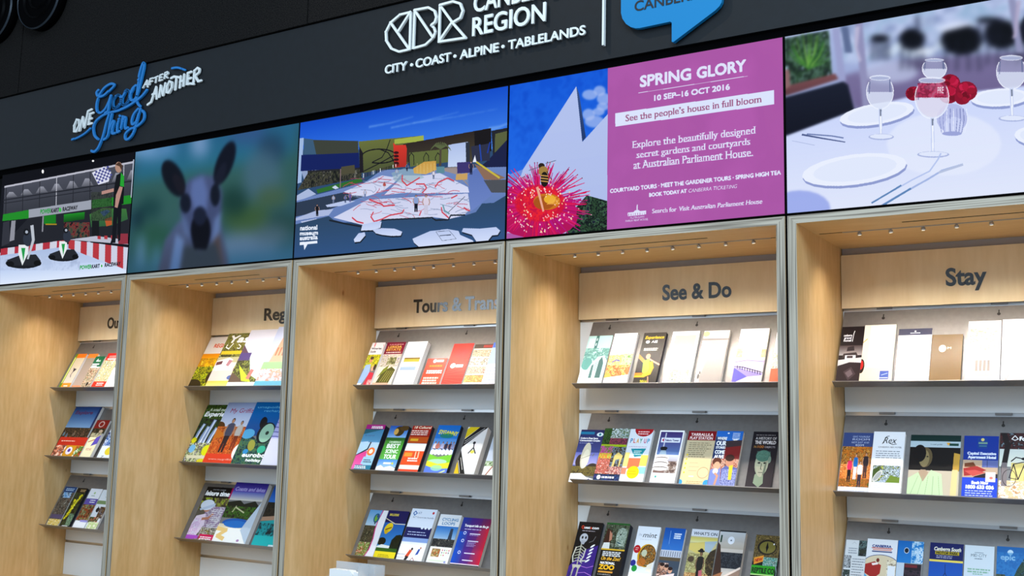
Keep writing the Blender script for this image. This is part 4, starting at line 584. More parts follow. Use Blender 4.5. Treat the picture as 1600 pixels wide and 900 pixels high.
def a_playup(c):
    c.R(0,0,1,1,'#dfe6ee'); c.E(.6,.0,.4,.14,'#b01c28'); c.G(.35,.05,.9,2,.04,'#f0d0d0',.02)
    for i,(ch,col) in enumerate((('P','#2c88b8'),('L','#d86060'),('A','#e0a830'),('Y','#3aa080'),('U','#c85080'),('P','#38a0c8'))): x=.1+.135*i+(.05 if i>3 else 0); c.T(ch,x,.26,x+.09,.08,col,1.6)
    c.T('at the Parliament House',.08,.34,.85,.02,'#b878a0'); c.P([(.2,.37),(.85,.36),(.7,.5),(.42,.52)],'#1c9aa8'); c.G(.35,.41,.72,3,.03,'#d8f4f4',.016); c.R(0,.44,.2,.7,'#f4e090'); c.R(.7,.48,1,.68,'#f4dc70'); c.R(.2,.54,.7,.74,'#f08860'); c.R(0,.72,.2,.84,'#f09878'); c.R(.65,.7,1,.82,'#a0d8d8'); c.R(0,.84,1,1,'#f8f8f6'); c.E(.5,.8,.26,.115,'#f4d818'); c.G(.3,.78,.68,2,.05,'#e0b810',.015)
def a_tower2(c): c.R(0,0,1,1,'#f6f6fa'); c.R(.05,.03,.95,.46,'#4a3c78','#6a88b8'); c.R(.25,.05,.3,.4,'#c8ccd8'); c.R(.12,.14,.9,.23,'#e4e8f4'); c.P([(.15,.185),(.24,.15),(.24,.22)],'#b03058'); c.T('Telstra Tower',.27,.205,.85,.035,'#4a5078',1); c.E(.3,.34,.15,.03,'#20242c'); c.E(.3,.37,.12,.025,'#20242c'); c.P([(.2,.38),(.4,.38),(.46,.47),(.14,.47)],'#a0b4c4'); c.R(.05,.46,.95,.8,'#d8dcec','#8a6c60'); c.N(.5,.58,.95,.8,['#5a4440','#8a7468','#c8bcb4'],.07); [(c.E(.3,.52+.09*i,.28+.03*i,.06,'#f8f4f0'), c.E(.3,.535+.09*i,.26+.03*i,.035,'#6a5448'), c.E(.3,.545+.09*i,.27+.03*i,.03,'#fbf8f4')) for i in range(3)]; c.E(.2,.87,.04,.02,'#58b8a8'); c.T('Telstra Tower',.28,.88,.7,.02,'#a0b8b8'); c.R(.05,.8,.95,.82,'#f6f6fa')
def a_station(c): c.R(0,0,1,1,'#cdc0a0'); c.R(0,.5,1,1,'#e8d4a8'); c.R(0,0,1,.17,'#8a1420'); c.T('TARRALULA',.1,.09,.9,.05,'#f0dcd8',1.4); c.T('PLAY STATION',.08,.155,.9,.05,'#f0dcd8',1.6); c.G(.1,.22,.92,6,.035,'#8a8068',.013); c.G(.15,.43,.85,2,.04,'#7a7058',.013); [c.R(.08,.42+.08*i,.13,.45+.08*i,'#e8d020') for i in range(5)]; c.G(.25,.58,.6,3,.07,'#d8b890',.01); c.E(.78,.75,.2,.1,'#c8a070'); c.E(.78,.75,.185,.09,'#ecd4ac'); c.G(.3,.82,.5,1,1,W,.02); c.G(.25,.91,.85,2,.03,'#c8a878',.012); c.E(.02,.93,.09,.05,'#48a8e0'); c.E(.96,.93,.12,.06,'#48a8e0'); c.R(0,.96,1,1,'#d83830'); [c.P([(.05+.1*i,.96),(.1+.1*i,.99),(.15+.1*i,.96)],'#e8d4a8') for i in range(9)]
def a_stories(c):
    c.R(0,0,1,.24,'#2c74c8','#3c80d0'); c.E(.45,.04,.04,.012,W); c.G(.62,.04,.9,4,.03,'#dce8f8',.014,1,.05); c.P([(.62,.15),(.9,.14),(.74,.18)],W); c.P([(0,.18),(1,.2),(1,.5),(0,.5)],'#5a3434'); c.P([(.3,.18),(1,.16),(1,.3),(.5,.3)],'#4a3c40'); c.P([(.4,.3),(1,.26),(1,.5),(.4,.5)],'#8a2c2c'); c.P([(0,.1),(.38,.12),(.4,.5),(0,.5)],'#2c4070'); [c.T(t,.06,y,x,h,W,b) for t,y,x,h,b in (('WHERE',.16,.42,.05,1.2),('OUR',.26,.42,.075,2.2),('STORIES',.32,.42,.04,1),('COME',.41,.42,.06,2),('ALIVE',.49,.42,.055,2))]
    c.N(0,.5,1,.97,['#d8a890','#b86c58','#e8c8b0','#8a5040'],.12); c.P([(0,.7),(.35,.62),(.45,.97),(0,.97)],'#8a98d0'); c.P([(.4,.68),(.6,.6),(1,.66),(1,.97),(.45,.97)],'#6a74b0'); c.N(.45,.68,1,.97,['#5a64a8','#c8ccec','#3c4488'],.04,.8); c.E(.22,.6,.15,.1,'#e0b090'); c.E(.2,.55,.17,.07,'#6a3c28'); c.E(.22,.62,.12,.07,'#e8b898'); c.E(.68,.54,.16,.1,'#d8a084'); c.E(.66,.48,.17,.06,'#4a2c24'); c.E(.2,.72,.1,.05,'#f8f4ec'); c.P([(.68,.62),(.82,.6),(.84,.86),(.72,.86)],'#f0d840'); c.L([(.25,.95),(.3,.8),(.2,.76)],.08,'#d8a488'); c.R(0,.965,1,1,'#f0dc70')
def a_history(c): c.R(0,0,1,1,'#221c24','#3c3038'); c.G(.12,.06,.9,1,1,'#a8a0a0',.01); c.T('A HISTORY OF',.12,.14,.93,.045,'#dcd8d8',.6,serif=1); c.T('THE WORLD',.12,.215,.92,.055,'#e8e4e4',1,serif=1); c.T('IN',.1,.285,.2,.04,'#c8a058',0); c.T('100',.25,.285,.48,.045,'#e0902c',.8); c.T('OBJECTS',.52,.28,.92,.03,'#d0ccd0',.4); c.P([(.3,.74),(.4,.7),(.62,.7),(.66,.88),(.5,.95),(.28,.88)],'#98a890'); c.E(.5,.55,.26,.21,'#a8b09c'); c.P([(.3,.6),(.7,.6),(.6,.76),(.5,.78),(.4,.75)],'#b8b8a4'); c.E(.52,.42,.28,.1,'#5c8878'); c.N(.26,.34,.78,.46,['#4c7868','#7aa494','#3a6054'],.03,.6); c.E(.78,.48,.06,.06,'#88a090'); c.E(.4,.54,.055,.016,'#2c3430'); c.E(.62,.54,.055,.016,'#2c3430'); c.L([(.5,.55),(.49,.64),(.53,.65)],.025,'#4c4c40'); c.L([(.42,.7),(.58,.7)],.02,'#3c3c34'); c.P([(.62,.58),(.7,.5),(.68,.7),(.58,.76)],'#788474'); c.G(.2,.97,.8,1,1,'#e8e0e0',.014)
def a_skeleton(c):
    c.R(0,0,1,1,'#141016'); c.P([(.5,.5),(1,.4),(1,1),(0,1),(0,.8)],'#4a2c90'); c.T('Q',.14,.12,.24,.05,'#e04c28',1.8); c.T('uest',.26,.12,.5,.045,W,1.6); c.T('a',.51,.12,.58,.045,'#e04c28',1.6); c.T('con',.59,.12,.86,.045,W,1.6); c.G(.2,.16,.85,1,1,'#b8b0b8',.012)
    for (x,y,r) in ((.3,.3,.1),): c.E(.34,.29,.17,.085,'#c8ccd4'); c.E(.28,.28,.035,.025,'#101014'); c.E(.42,.28,.035,.025,'#101014'); c.P([(.24,.33),(.45,.33),(.4,.4),(.28,.4)],'#b8bcc4')
    c.L([(.3,.4),(.32,.75)],.05,'#b8b8a8'); [c.L([(.14,.46+.05*i),(.32,.43+.05*i),(.5,.48+.05*i)],.03,'#c8c8b8') for i in range(6)]; c.L([(.12,.46),(.06,.62),(.12,.72)],.05,'#d8d8cc'); c.L([(.52,.48),(.5,.62),(.4,.7),(.62,.68)],.05,'#d8d8cc'); c.P([(.12,.76),(.5,.76),(.42,.84),(.3,.8),(.18,.84)],'#c8c8b8'); c.L([(.2,.82),(.16,1)],.06,'#b8b8a8'); c.L([(.4,.82),(.38,1)],.06,'#b8b8a8'); c.L([(.5,.78),(.75,.8),(1,.76)],.02,'#c088d8'); c.L([(.4,.9),(.7,.88),(1,.93)],.02,'#c088d8')
    [c.E(.78-.02*i,.42+.065*i,.09,.018,W,rot=-.3) for i in range(5)]; c.L([(.6,.36),(.75,.33),(.82,.25)],.02,'#888'); c.E(.1,.93,.06,.04,'#3c2c78')
def a_zoo(c): c.N(0,0,1,.47,['#3a3c2c','#6a7860','#283020','#8a9080'],.1); c.R(0,0,1,.03,'#2c6a30'); c.P([(.08,.1),(.3,.14),(.36,.3),(.25,.47),(0,.47)],'#4a2c20'); c.P([(.2,.14),(.34,.2),(.36,.3),(.26,.34)],'#c89078'); c.P([(0,.47),(.05,.36),(.3,.35),(.34,.47)],'#e8ece8'); c.E(.74,.24,.22,.16,'#a8b8ac'); c.N(.55,.1,.95,.42,['#c8d4c8','#7a8c7c','#e0e8dc'],.06,.8); c.L([(.62,.34),(.75,.36)],.05,'#4a6a70'); c.E(.7,.2,.03,.015,K); c.R(0,.46,1,.485,'#e8c040'); c.R(0,.485,1,1,'#1c1818'); c.G(.1,.52,.9,3,.03,'#e8e8e8',.022,1,.1); c.T('On the Zoo!',.08,.66,.88,.06,'#e8b840',1.8,it=.25); c.T('NATIONAL',.1,.73,.72,.04,W,1.4); c.T('ZOO',.08,.82,.72,.075,'#f0c030',3.2); c.R(.08,.85,.7,.88,'#d8a048'); c.T('CANBERRA',.08,.92,.65,.02,'#ccc'); c.R(0,.95,1,1,'#4cb040')
def a_mint(c): c.R(0,0,1,1,'#e8ecf2'); c.T('mint',.28,.19,.88,.085,'#222430',.8,it=.2); c.T('the',.1,.17,.24,.05,'#b8bcc8'); c.G(.2,.23,.85,1,1,'#c8ccd4',.008); c.E(.62,.5,.4,.2,'#d8a820'); c.E(.66,.5,.36,.185,'#3a2c1c'); c.N(0,0,1,1,['#4a3418','#8a6428','#c88c38','#2c2014','#d8c890'],.06,1,1,[(.66+.34*math.cos(a),.5+.175*math.sin(a)) for a in np.linspace(0,6.28,20)]); c.E(.5,.46,.12,.06,'#c8ccb0'); c.E(.45,.62,.2,.07,'#c87830',None,.8); c.P([(.72,.66),(.95,.6),(.95,.78),(.7,.76)],'#f0e8d8'); c.E(.15,.4,.15,.07,'#c01c28'); c.G(.08,.38,.22,2,.03,'#f0c8c8',.012); c.E(.1,.64,.12,.055,'#303898'); c.E(.2,.73,.12,.055,'#28a048'); c.R(0,.8,1,1,'#f8f8f8'); c.G(.1,.93,.5,1,1,'#aaa',.008)
def a_flag(c): c.R(0,0,1,.4,'#1c5cac','#3a80c8'); c.L([(.3,.05),(.32,.28)],.02,'#8ab0e0'); c.L([(.32,.28),(.15,.38)],.02,'#4a80c0'); c.L([(.32,.28),(.5,.38)],.02,'#4a80c0'); c.G(.5,.1,.85,3,.035,'#e8f0fa',.025,1,.1); c.R(0,.38,1,.5,'#c8ccd8'); [c.R(.04+.11*i,.4,.07+.11*i,.49,'#6a7080') for i in range(9)]; c.R(0,.5,1,.56,'#6a5c48'); c.R(0,.56,1,1,'#4c5868'); c.N(0,.6,.5,1,['#2c2024','#c89880','#4a3430','#e8c8b8'],.09); [c.E(x,y,.1,.05,'#d8a88c') for x,y in ((.2,.66),(.42,.68),(.62,.72))]; [c.E(x,y-.03,.11,.03,'#3a2420') for x,y in ((.2,.66),(.42,.68),(.62,.72))]; c.P([(.15,.82),(.85,.76),(.82,.96),(.3,1),(.15,.95)],'#ecdcd8')
def a_whatson(c): c.R(0,0,1,.12,'#d8dce4'); c.T("WHAT'S ON",.08,.095,.95,.05,'#3c4450',.8,serif=1); c.R(0,.12,1,1,'#c8c090'); c.R(0,.14,1,.22,'#d0c468','#e0dca8'); c.P([(0,.24),(.6,.2),(.7,.3),(.4,.42),(0,.34)],'#d8c878'); c.P([(.55,.2),(1,.18),(.8,.38),(.6,.36)],'#b0c0c8'); c.N(0,.4,1,.75,['#a8a470','#c8c088','#8a8458','#d8d0a0'],.08); c.N(0,.72,1,1,['#c89a68','#a87848','#e0bc88','#7a5a38'],.08); c.E(.15,.5,.12,.05,'#5c4c3c'); c.N(0,0,1,1,['#5a4c34','#3c3020','#7a6844'],.08,1,1,[(.68,.5),(.8,.36),(1,.3),(1,.8),(.75,.7)]); c.F(.5,.92,.56,'#2c2824','#2a241e','#8a6a50','#1c1814',w=.26); c.E(.48,.36,.13,.02,'#1c1a1c'); c.E(.48,.345,.07,.03,'#1c1a1c'); c.P([(.5,.68),(.62,.66),(.66,.8),(.54,.82)],'#c87078'); c.P([(.82,1),(.92,.74),(.96,1)],'#e8e430')
def a_cup(c): c.R(0,0,1,1,'#cfc8c0'); c.R(0,0,1,.02,'#1c1c20'); c.R(0,.02,1,.3,'#c8ccd0','#b8b0a4'); c.R(.06,.08,.12,.2,'#2c4c3c'); c.N(0,.36,1,.62,['#2c3038','#4a5058','#1c2028','#3a3c48'],.05); c.P([(0,.2),(.1,.25),(.3,.7),(0,1)],'#4c3428'); c.P([(0,.75),(.35,.68),(.2,.9),(0,.95)],'#a87450'); c.P([(.0,.9),(1,.6),(1,1),(0,1)],'#a08878'); c.L([(0,.92),(.4,.76),(.98,.6)],.08,'#ecdcd0'); c.E(.48,.16,.13,.065,'#e4e8f0'); c.E(.48,.16,.03,.014,'#6a7480'); c.G(.35,.9,.68,1,1,'#e8e0d8',.018)
def a_reptile(c): c.N(0,0,1,.46,['#6a5a30','#8a7a44','#3c3018','#b09c60','#2a2010'],.07); c.E(.5,.2,.38,.125,'#2c2414'); c.E(.52,.2,.32,.1,'#8a8440'); c.P([(.5,.11),(.56,.2),(.5,.29),(.45,.2)],'#100c08'); c.E(.76,.14,.03,.015,W); c.R(0,.44,1,1,'#14181a'); c.P([(.05,.38),(.42,.33),(.43,.43),(.07,.49)],'#f0a838'); c.T('NEW',.1,.45,.38,.05,'#c02c1c',1.6,y1=.42); c.N(.42,.36,.98,.5,['#88c0c8','#3c8a70','#c8e0e0','#2c5048'],.05); c.R(0,.5,.92,.64,'#38b028'); c.T('REPTILE CO',.04,.62,.9,.08,'#103c10',2.2); c.R(0,.64,.92,.66,'#c8f0a0'); c.T("LOOK OUT THEY'RE",.03,.745,.93,.035,W,1.6); c.T('ALIVE',.2,.84,.76,.07,W,3); c.T('AND IN REACH',.05,.9,.85,.04,W,1.6); c.L([(.92,.46),(1.0,.6),(1,.8),(.9,.95)],.03,'#a8c8c8')
def a_blackbed(c): c.R(0,0,1,1,'#2a2022'); c.T('canberra',.12,.17,.48,.035,W,1); c.T('grand',.15,.215,.46,.035,W,1); c.T('hotel',.14,.26,.46,.035,W,1); c.L([(.52,.26),(.55,.12),(.58,.08)],.03,'#eee'); c.R(0,.33,1,.5,'#5a4c4c','#b8b0ac'); c.P([(.35,.36),(.62,.34),(.66,.42),(.32,.43)],'#3c3034'); c.P([(.2,.47),(.75,.45),(.85,.52),(.15,.54)],'#4a3c3c'); c.R(.28,.5,.74,.58,'#f0ecea'); c.R(.36,.51,.62,.55,'#4a3c3c'); c.P([(0,.58),(1,.54),(1,.64),(.5,.62),(0,.68)],'#d8d0cc'); c.P([(0,.68),(.5,.62),(1,.63),(1,1),(0,1)],'#382c2e'); c.P([(.28,.78),(.6,.7),(.82,.82),(.52,.93)],'#544448'); c.P([(.36,.8),(.58,.74),(.7,.82),(.52,.88)],'#7a6a6c'); c.G(.12,.97,.5,1,1,'#e8e0dc',.012)
def a_cream4(c): c.R(0,0,1,1,'#f6ead8','#f0dcb8'); c.N(.2,.35,.95,.72,['#f8f4f0','#e4dcd8','#fff','#dcd4d0'],.12); c.R(.2,.02,.8,.35,'#fdfaf4'); c.L([(0,.3),(.12,.24)],.03,'#e8b868'); c.E(.02,.7,.1,.12,'#2c2420'); c.E(0,.68,.08,.08,'#d83028'); c.R(.62,.78,.9,.92,'#5a6cb0'); c.R(.6,.89,.88,.9,'#e8ecf8'); c.L([(.68,.85),(.86,.82)],.02,'#c8d0f0')
def a_navytop(c): c.R(0,0,1,1,'#fbfafa'); c.R(0,0,1,.12,'#3c3e58'); c.E(.5,.05,.03,.012,W); c.R(.35,.075,.65,.09,'#c8ccd8'); c.G(.15,.2,.85,5,.05,'#ece8ec',.012); c.N(0,.48,1,.72,['#f0ece8','#e0d0c8','#dce4f4'],.1); c.P([(.45,.75),(.5,.55),(.7,.48),(.9,.58),(1,.75)],'#a8b4e4'); c.N(0,.78,1,1,['#f4ecec','#dcd4d8','#e4e0f0','#f8f8f8'],.07)
def a_brown(c): c.R(0,0,1,1,'#7a6038','#86693f'); c.E(.36,.29,.12,.075,'#f8f0dc'); c.T('M',.52,.3,.64,.04,'#e8dcc0',1)
def a_patio(c): c.R(0,0,1,1,'#fafafa'); c.R(.06,.12,.95,.98,'#d8c8b8'); c.N(.06,.12,.95,.48,['#b8a898','#d0c4b8','#f4f0ec','#a89888'],.14,1,.4); c.R(.06,.48,.95,.6,'#f0e4dc'); c.R(.12,.6,.9,.82,'#ecdcd0'); [c.R(.26+.12*i,.63,.34+.12*i,.8,'#9a8c84') for i in range(4)]; c.R(.06,.82,.95,.88,'#d8b8a8'); c.P([(.06,.94),(.95,.85),(.95,.98),(.06,.98)],'#a8c0f4')
def a_palew(c): c.R(0,0,1,1,'#fbf9f8'); c.N(.1,.35,.7,.55,['#f4ecec','#ece0e0','#fbf9f8'],.12); c.G(.25,.65,.9,3,.07,'#f4e8d8',.02); c.L([(.1,.9),(.14,.95),(.22,.86)],.02,'#a8887c'); c.T('WARATAH',.26,.94,.75,.04,'#dcc0b8',.6)
def a_family(c): c.R(0,0,1,.23,'#3c5084'); c.T('GIVE YOURSELF',.3,.08,.85,.028,'#b8c4dc'); c.T('ROOM',.3,.125,.85,.03,'#c8d0e4'); c.T('NOT JUST ANY',.28,.175,.85,.028,'#b8c4dc'); c.T('ROOM',.42,.22,.68,.03,'#dce4f0',.8); c.N(0,.23,1,.55,['#b86818','#d88c30','#7a4818','#e8b058','#5a3c20'],.06); c.N(0,.52,1,.88,['#e88838','#f0a860','#c86c28','#f4c890'],.08); c.N(0,.75,1,.88,['#5a6a20','#c87830','#8a5c20','#e8a050'],.06); c.F(.3,.8,.4,'#e83868','#1c1820','#e0b090',w=.17); c.F(.48,.76,.42,'#1c78c0','#f0e8e8','#d8a888',w=.15); c.F(.64,.88,.42,'#f8f4f4','#3c3448','#d8a888','#5c4030',w=.17); c.F(.8,.74,.42,'#3a2c34','#5a3c38','#c89878',w=.18); c.R(0,.88,1,1,'#e8e8f0'); c.T('FOREST SUITES',.2,.97,.85,.035,'#b8bcd0',.6)
def a_rex(c): c.R(0,0,1,1,'#e2e5ea'); c.T('Rex',.32,.19,.72,.1,'#24282c',.9,it=.25); c.L([(.3,.2),(.42,.08),(.5,.07)],.02,'#24282c'); c.L([(.5,.18),(.62,.21),(.75,.2)],.02,'#24282c'); c.T('CANBERRA REX HOTEL',.18,.265,.92,.025,'#5a606c'); c.G(.12,.32,.95,4,.035,'#7a828c',.011,1,.1); c.R(0,.46,1,1,'#f8f8fa'); c.N(.08,.55,.94,.82,['#b8c4e4','#6a7c58','#d0dcf0','#38402c','#c8d060'],.08); c.P([(.08,.62),(.3,.56),(.3,.7),(.08,.82)],'#4a5c28'); c.E(.24,.72,.17,.06,'#d4d4cc',rot=-.5); c.E(.24,.72,.13,.045,'#a8acac',rot=-.5); c.P([(.5,.82),(.65,.7),(.94,.74),(.94,.82)],'#7a9038'); c.G(.15,.87,.9,4,.03,'#d0ccd4',.008)
def a_greenrobe(c): c.R(0,0,1,.19,'#0c302c','#143c38'); c.R(0,.1,1,.2,'#b4c4cc'); c.T('Travel guide',.4,.16,.64,.02,'#3a4448'); c.P([(.72,.12),(.8,.12),(.76,.17)],'#e0a840'); c.R(.78,.13,.96,.17,'#1c4c40'); c.R(0,.2,1,.58,'#17100f'); c.E(.32,.36,.14,.16,'#6a5c40'); c.E(.3,.38,.1,.14,'#94855f'); c.E(.26,.34,.02,.01,K); c.E(.36,.35,.02,.01,K); c.E(.2,.3,.13,.14,'#120c0c'); c.P([(.88,.28),(1,.3),(.98,1),(.85,1)],'#c8a048'); c.R(0,.57,1,1,'#c8bca8'); c.P([(.0,.7),(.2,.6),(.3,.75),(.45,.56),(.66,.62),(.72,1),(0,1)],'#c4d8b0'); c.P([(.2,.6),(.3,.75),(.4,.6),(.34,.56),(.24,.56)],'#b8a088'); [c.L([(.15*i+.05,1),(.1*i+.2,.66)],.008,'#9ab48c') for i in range(5)]; c.P([(.86,.55),(.97,.55),(.96,1),(.84,1)],'#e0cc98')
def a_capital(c): c.R(0,0,1,1,'#143c98'); c.R(.4,.03,.68,.2,'#1c4890'); c.E(.54,.06,.05,.025,'#d8c880'); c.R(.42,.1,.68,.13,'#7a9a90'); c.R(.44,.15,.66,.17,'#4a7890'); c.T('Capital Executive',.12,.3,.93,.04,'#d8dce8',1.6,serif=1); c.T('Apartment Hotel',.14,.36,.93,.04,'#e0e4f0',1.6,serif=1); c.R(0,.385,1,.66,'#c0a890'); c.R(.55,.385,1,.5,'#6a74a8'); c.R(.69,.385,.7,.5,'#20243c'); c.P([(.05,.44),(.3,.42),(.4,.5),(.05,.5)],'#7a4828'); c.P([(.02,.52),(.4,.48),(.68,.54),(.35,.62),(.05,.64)],'#a83430'); c.P([(.05,.56),(.35,.54),(.66,.58),(.3,.64)],'#c85850'); c.P([(.35,.64),(.7,.58),(1,.6),(1,.66),(.3,.66)],'#2c2028'); c.R(0,.66,1,1,'#2c50c8'); c.R(.66,.57,.94,.72,'#e8d8d8'); c.E(.82,.66,.05,.02,'#d88878'); c.T('Book Now',.28,.76,.74,.045,'#f4f4fa',2.2); c.T('1800 633 036',.12,.83,.9,.05,'#f4f4fa',2.6); c.G(.1,.865,.9,4,.035,'#c8d0f4',.014,1,.08)
def a_bicycle(c):
    c.R(0,0,1,.5,'#b8c4c8','#e8e8d8'); c.N(0,0,1,.24,['#3a2424','#5c3434','#2c1c1c','#7a8890'],.06); c.L([(.13,1.05*.8),(.12,.5),(.2,.2),(.1,0)],.14,'#2c2424'); c.L([(.2,.2),(.4,.1),(.6,.12)],.05,'#2c2020'); c.E(.42,.09,.1,.05,'#4a3030'); c.T('Forrest',.5,.11,.95,.055,'#f4f4f4',2); c.L([(.3,.09),(.38,.04),(.46,.09),(.38,.11),(.3,.09)],.02,W); c.R(.3,.44,1,.72,'#e8d488'); c.N(0,.7,1,1,['#f0e0c0','#e0bc90','#f8f4e8','#c89868'],.1); c.R(.06,.44,.2,.78,'#8a8080')
    for x in (.26,.8): t=[(x+.17*math.cos(a),.66+.12*math.sin(a)) for a in np.linspace(0,6.28,22)]; c.L(t,.015,'#3a2c34')
    c.L([(.26,.66),(.36,.46),(.66,.42),(.8,.66)],.025,'#2c2030'); c.L([(.36,.46),(.48,.68),(.66,.42)],.025,'#2c2030'); c.L([(.26,.66),(.48,.68)],.02,'#2c2030'); c.L([(.3,.42),(.42,.36),(.6,.38)],.03,'#2a1c28'); c.E(.62,.38,.07,.02,'#1c141c')
def a_snooker(c): c.R(0,0,1,1,'#d4d8dc'); c.L([(.3,.06),(.4,.03),(.5,.06)],.012,'#a8b0b8'); c.G(.15,.13,.62,3,.035,'#8a94a0',.014); c.N(.62,0,1,.24,['#242c30','#6a8484','#3a4448','#14181c'],.1); c.P([(.65,.14),(1,.14),(.95,.2),(.7,.2)],'#30382c'); c.N(0,.24,.32,.43,['#3a4048','#8a9094','#c8ccd0','#242830'],.08); c.N(0,.46,.32,.75,['#20302c','#4a5c58','#14201c','#c0c8c8'],.08); c.G(.38,.29,.98,12,.04,'#7a828c',.012)
def a_motor(c): c.R(0,0,1,1,'#dfe3e8'); c.T('CANBERRA',.18,.12,.8,.035,'#283c84',1.6); c.R(.16,.125,.85,.14,'#c86858'); c.R(.2,.15,.82,.165,'#d88a78'); c.R(.18,.175,.84,.19,'#2c3c78'); t=[(.5+.56*math.cos(a),.36+.13*math.sin(a)) for a in np.linspace(-math.pi,0,18)]; c.P(t+[(1.06,.6),(-.06,.6)],'#d8ccb0'); c.L(t,.02,'#2c4480'); c.N(.7,.3,1,.6,['#c8bca0','#e8e0cc','#8a7c68'],.09); c.P([(-.02,.38),(.3,.33),(.52,.38),(.5,.5),(.3,.58),(-.02,.5)],'#a82c28'); c.P([(.2,.36),(.4,.34),(.42,.37),(.24,.39)],'#f0e4e0'); c.E(.4,.31,.05,.03,'#7a2c24'); c.R(.74,.38,.98,.55,'#e4e8ec'); c.P([(-.02,.5),(.15,.58),(-.02,.62)],'#58a8d8'); c.R(0,.62,1,1,'#d4d8dc'); c.G(.1,.68,.9,7,.04,'#8a94a4',.012)
def a_bluesky(c): c.R(0,0,1,.32,'#1470b8','#2888cc'); c.N(.55,0,1,.32,['#2080c4','#a8c8e0','#d0e0ec','#3088c8'],.14); c.E(.35,.14,.1,.045,'#c8d4e0'); c.E(.35,.14,.08,.035,'#1c2430'); c.R(0,.32,.3,1,'#c4d0dc'); c.R(.3,.33,.95,.6,'#2c1c28'); c.R(.32,.34,.8,.38,'#7a2c34'); c.N(.3,.42,.95,.6,['#2a2028','#4a3844','#1c1820'],.1); c.R(.3,.6,1,1,'#c8ccd4'); c.G(.35,.66,.9,6,.05,'#8088a0',.015)
def a_south(c): c.R(0,0,1,.24,'#101c64'); c.T('Canberra South',.12,.11,.92,.05,'#e8e4d0',1.8,it=.15); c.R(.16,.12,.88,.165,'#b8a420'); c.T('MOTOR PARK',.2,.158,.84,.03,'#30300c',1); c.G(.2,.185,.82,2,.025,'#a0a0b8',.014); c.R(0,.24,1,.275,'#e8d468'); c.R(0,.27,1,1,'#1858b0','#1c78cc'); c.L([(.48,.3),(.49,.42)],.015,'#0c2c60'); c.L([(.49,.42),(.28,.62)],.02,'#0c2c60'); c.L([(.49,.42),(.7,.62)],.02,'#0c2c60'); c.R(0,.58,1,1,'#3c6a38'); c.G(.0,.56,.3,1,1,'#dce8f4',.02)
def a_midcity(c): c.R(0,0,1,1,'#d3dce2'); c.T('MID CITY',.22,.16,.75,.04,'#5a6c78',.6); c.G(.34,.1,.64,1,1,'#8a98a4',.012); c.G(.34,.185,.66,1,1,'#7a8894',.014); c.G(.12,.335,.9,2,.035,'#94baa4',.02,1,.1); c.G(.3,.4,.75,1,1,'#98bca8',.014); c.L([(.0,.47),(.3,.45),(1,.46)],.02,'#7a90b8'); c.P([(0,.5),(.3,.46),(.42,.52),(.3,.6),(0,.6)],'#5a2c20'); c.R(.35,.47,1,.62,'#e0d4a8'); c.R(.5,.49,.62,.56,'#8a9a50'); c.R(0,.6,1,1,'#3a3430')
def a_epic(c): c.R(0,0,1,1,'#1c6cac','#3c90cc'); c.T('epic',.14,.18,.62,.07,'#e8f0f4',2.6); c.E(.46,.075,.1,.035,'#c8dcE8'); c.N(0,.08,1,.5,['#1c6cac','#3c8cc4','#1c6cac'],.15,.5); c.N(0,0,1,1,['#2c4434','#3c5a48','#1c3028','#4a7a90'],.06,1,1,[(.5,.5),(.7,.3),(1,.1),(1,.6),(.5,.6)]); c.N(0,0,1,1,['#3c4438','#5a6450','#2c3830'],.06,1,1,[(0,.38),(.3,.38),(.42,.6),(0,.6)]); c.R(0,.6,1,1,'#3a5440')
# ------------------------------------------------------------------ setting
M_face = [ply_face('birch_face', '#d0a66a', '#ebc792', 'Z', s) for s in (.3, 2.1, 4.4, 6.2, 8.8)]
M_soffit = ply_face('birch_soffit', '#deb272', '#efcb92', 'X', 5.5)
M_header = ply_face('birch_header', '#e6cb9e', '#f2dbb4', 'Z', 11.3)
M_edge_v, M_edge_h = ply_edge('plywood_edge_upright', 'X'), ply_edge('plywood_edge_level', 'Z')
M_black = mat('black_gap', '#020203', .8, 0, .02); M_bezel = mat('screen_bezel', '#020203', .5, 0, .05)
M_slot_shade = mat('slot_shade_dark', '#0a0705', .8, 0, .1)  # shade inside the soffit slots, put into a near-black colour
M_slat = mat('white_slat', '#e8eef1', .26); M_alu = mat('aluminium_insert', '#c8c8c8', .28, .9)
M_shelf = noisy('grey_shelf_metal', '#7c7876', '#817e7b', 60, .33, .45, .5)
M_dark = mat('dark_fixing', '#2a2622', .5, .3); M_reveal = mat('grey_reveal', '#a8a4a4', .5, .2)
M_fascia = noisy('fascia_paint', '#090e12', '#0b1116', 30, .55, 0, .3, bump=.05)
M_acou = noisy('acoustic_panel_felt', '#0c0c0e', '#242220', 260, .95, 0, .05, detail=2, bump=.3)
M_wall = mat('dark_wall', '#15171b', .8, 0, .2); M_floor = noisy('floor_concrete', '#96938e', '#a5a29c', 6, .55)
M_letter = mat('white_letter', '#dfe2df', .4); M_text = mat('charcoal_vinyl', '#2b2d31', .12, 0, 1.0)
M_blue = mat('blue_bubble', '#0a78ae', .45, 0, .3); M_script = mat('blue_script', '#1f78bc', .45, 0, .3); M_ink = mat('black_ink', '#060a10', .5)
M_lime = mat('lime_print', '#c8d84a', .5); M_paper = mat('page_edges', '#e6e4e0', .7, 0, .2); M_darkpage = mat('dark_page_edges', '#23232c', .6, 0, .2)
M_white = mat('plain_white_paper', '#f4f4f2', .6)
def struct(name, bm, m, parent=None):
    o = mesh_obj(name, fix(bm), m, parent)
    if parent is None: o['kind'] = 'structure'
    return o
def boxes(*bs):
    bm = bmesh.new()
    for b in bs: add_box(bm, b[:3], b[3:])
    return bm
struct('floor', boxes((-3.5, -9, -2.24, 8.5, .55, -2.20)), M_floor)
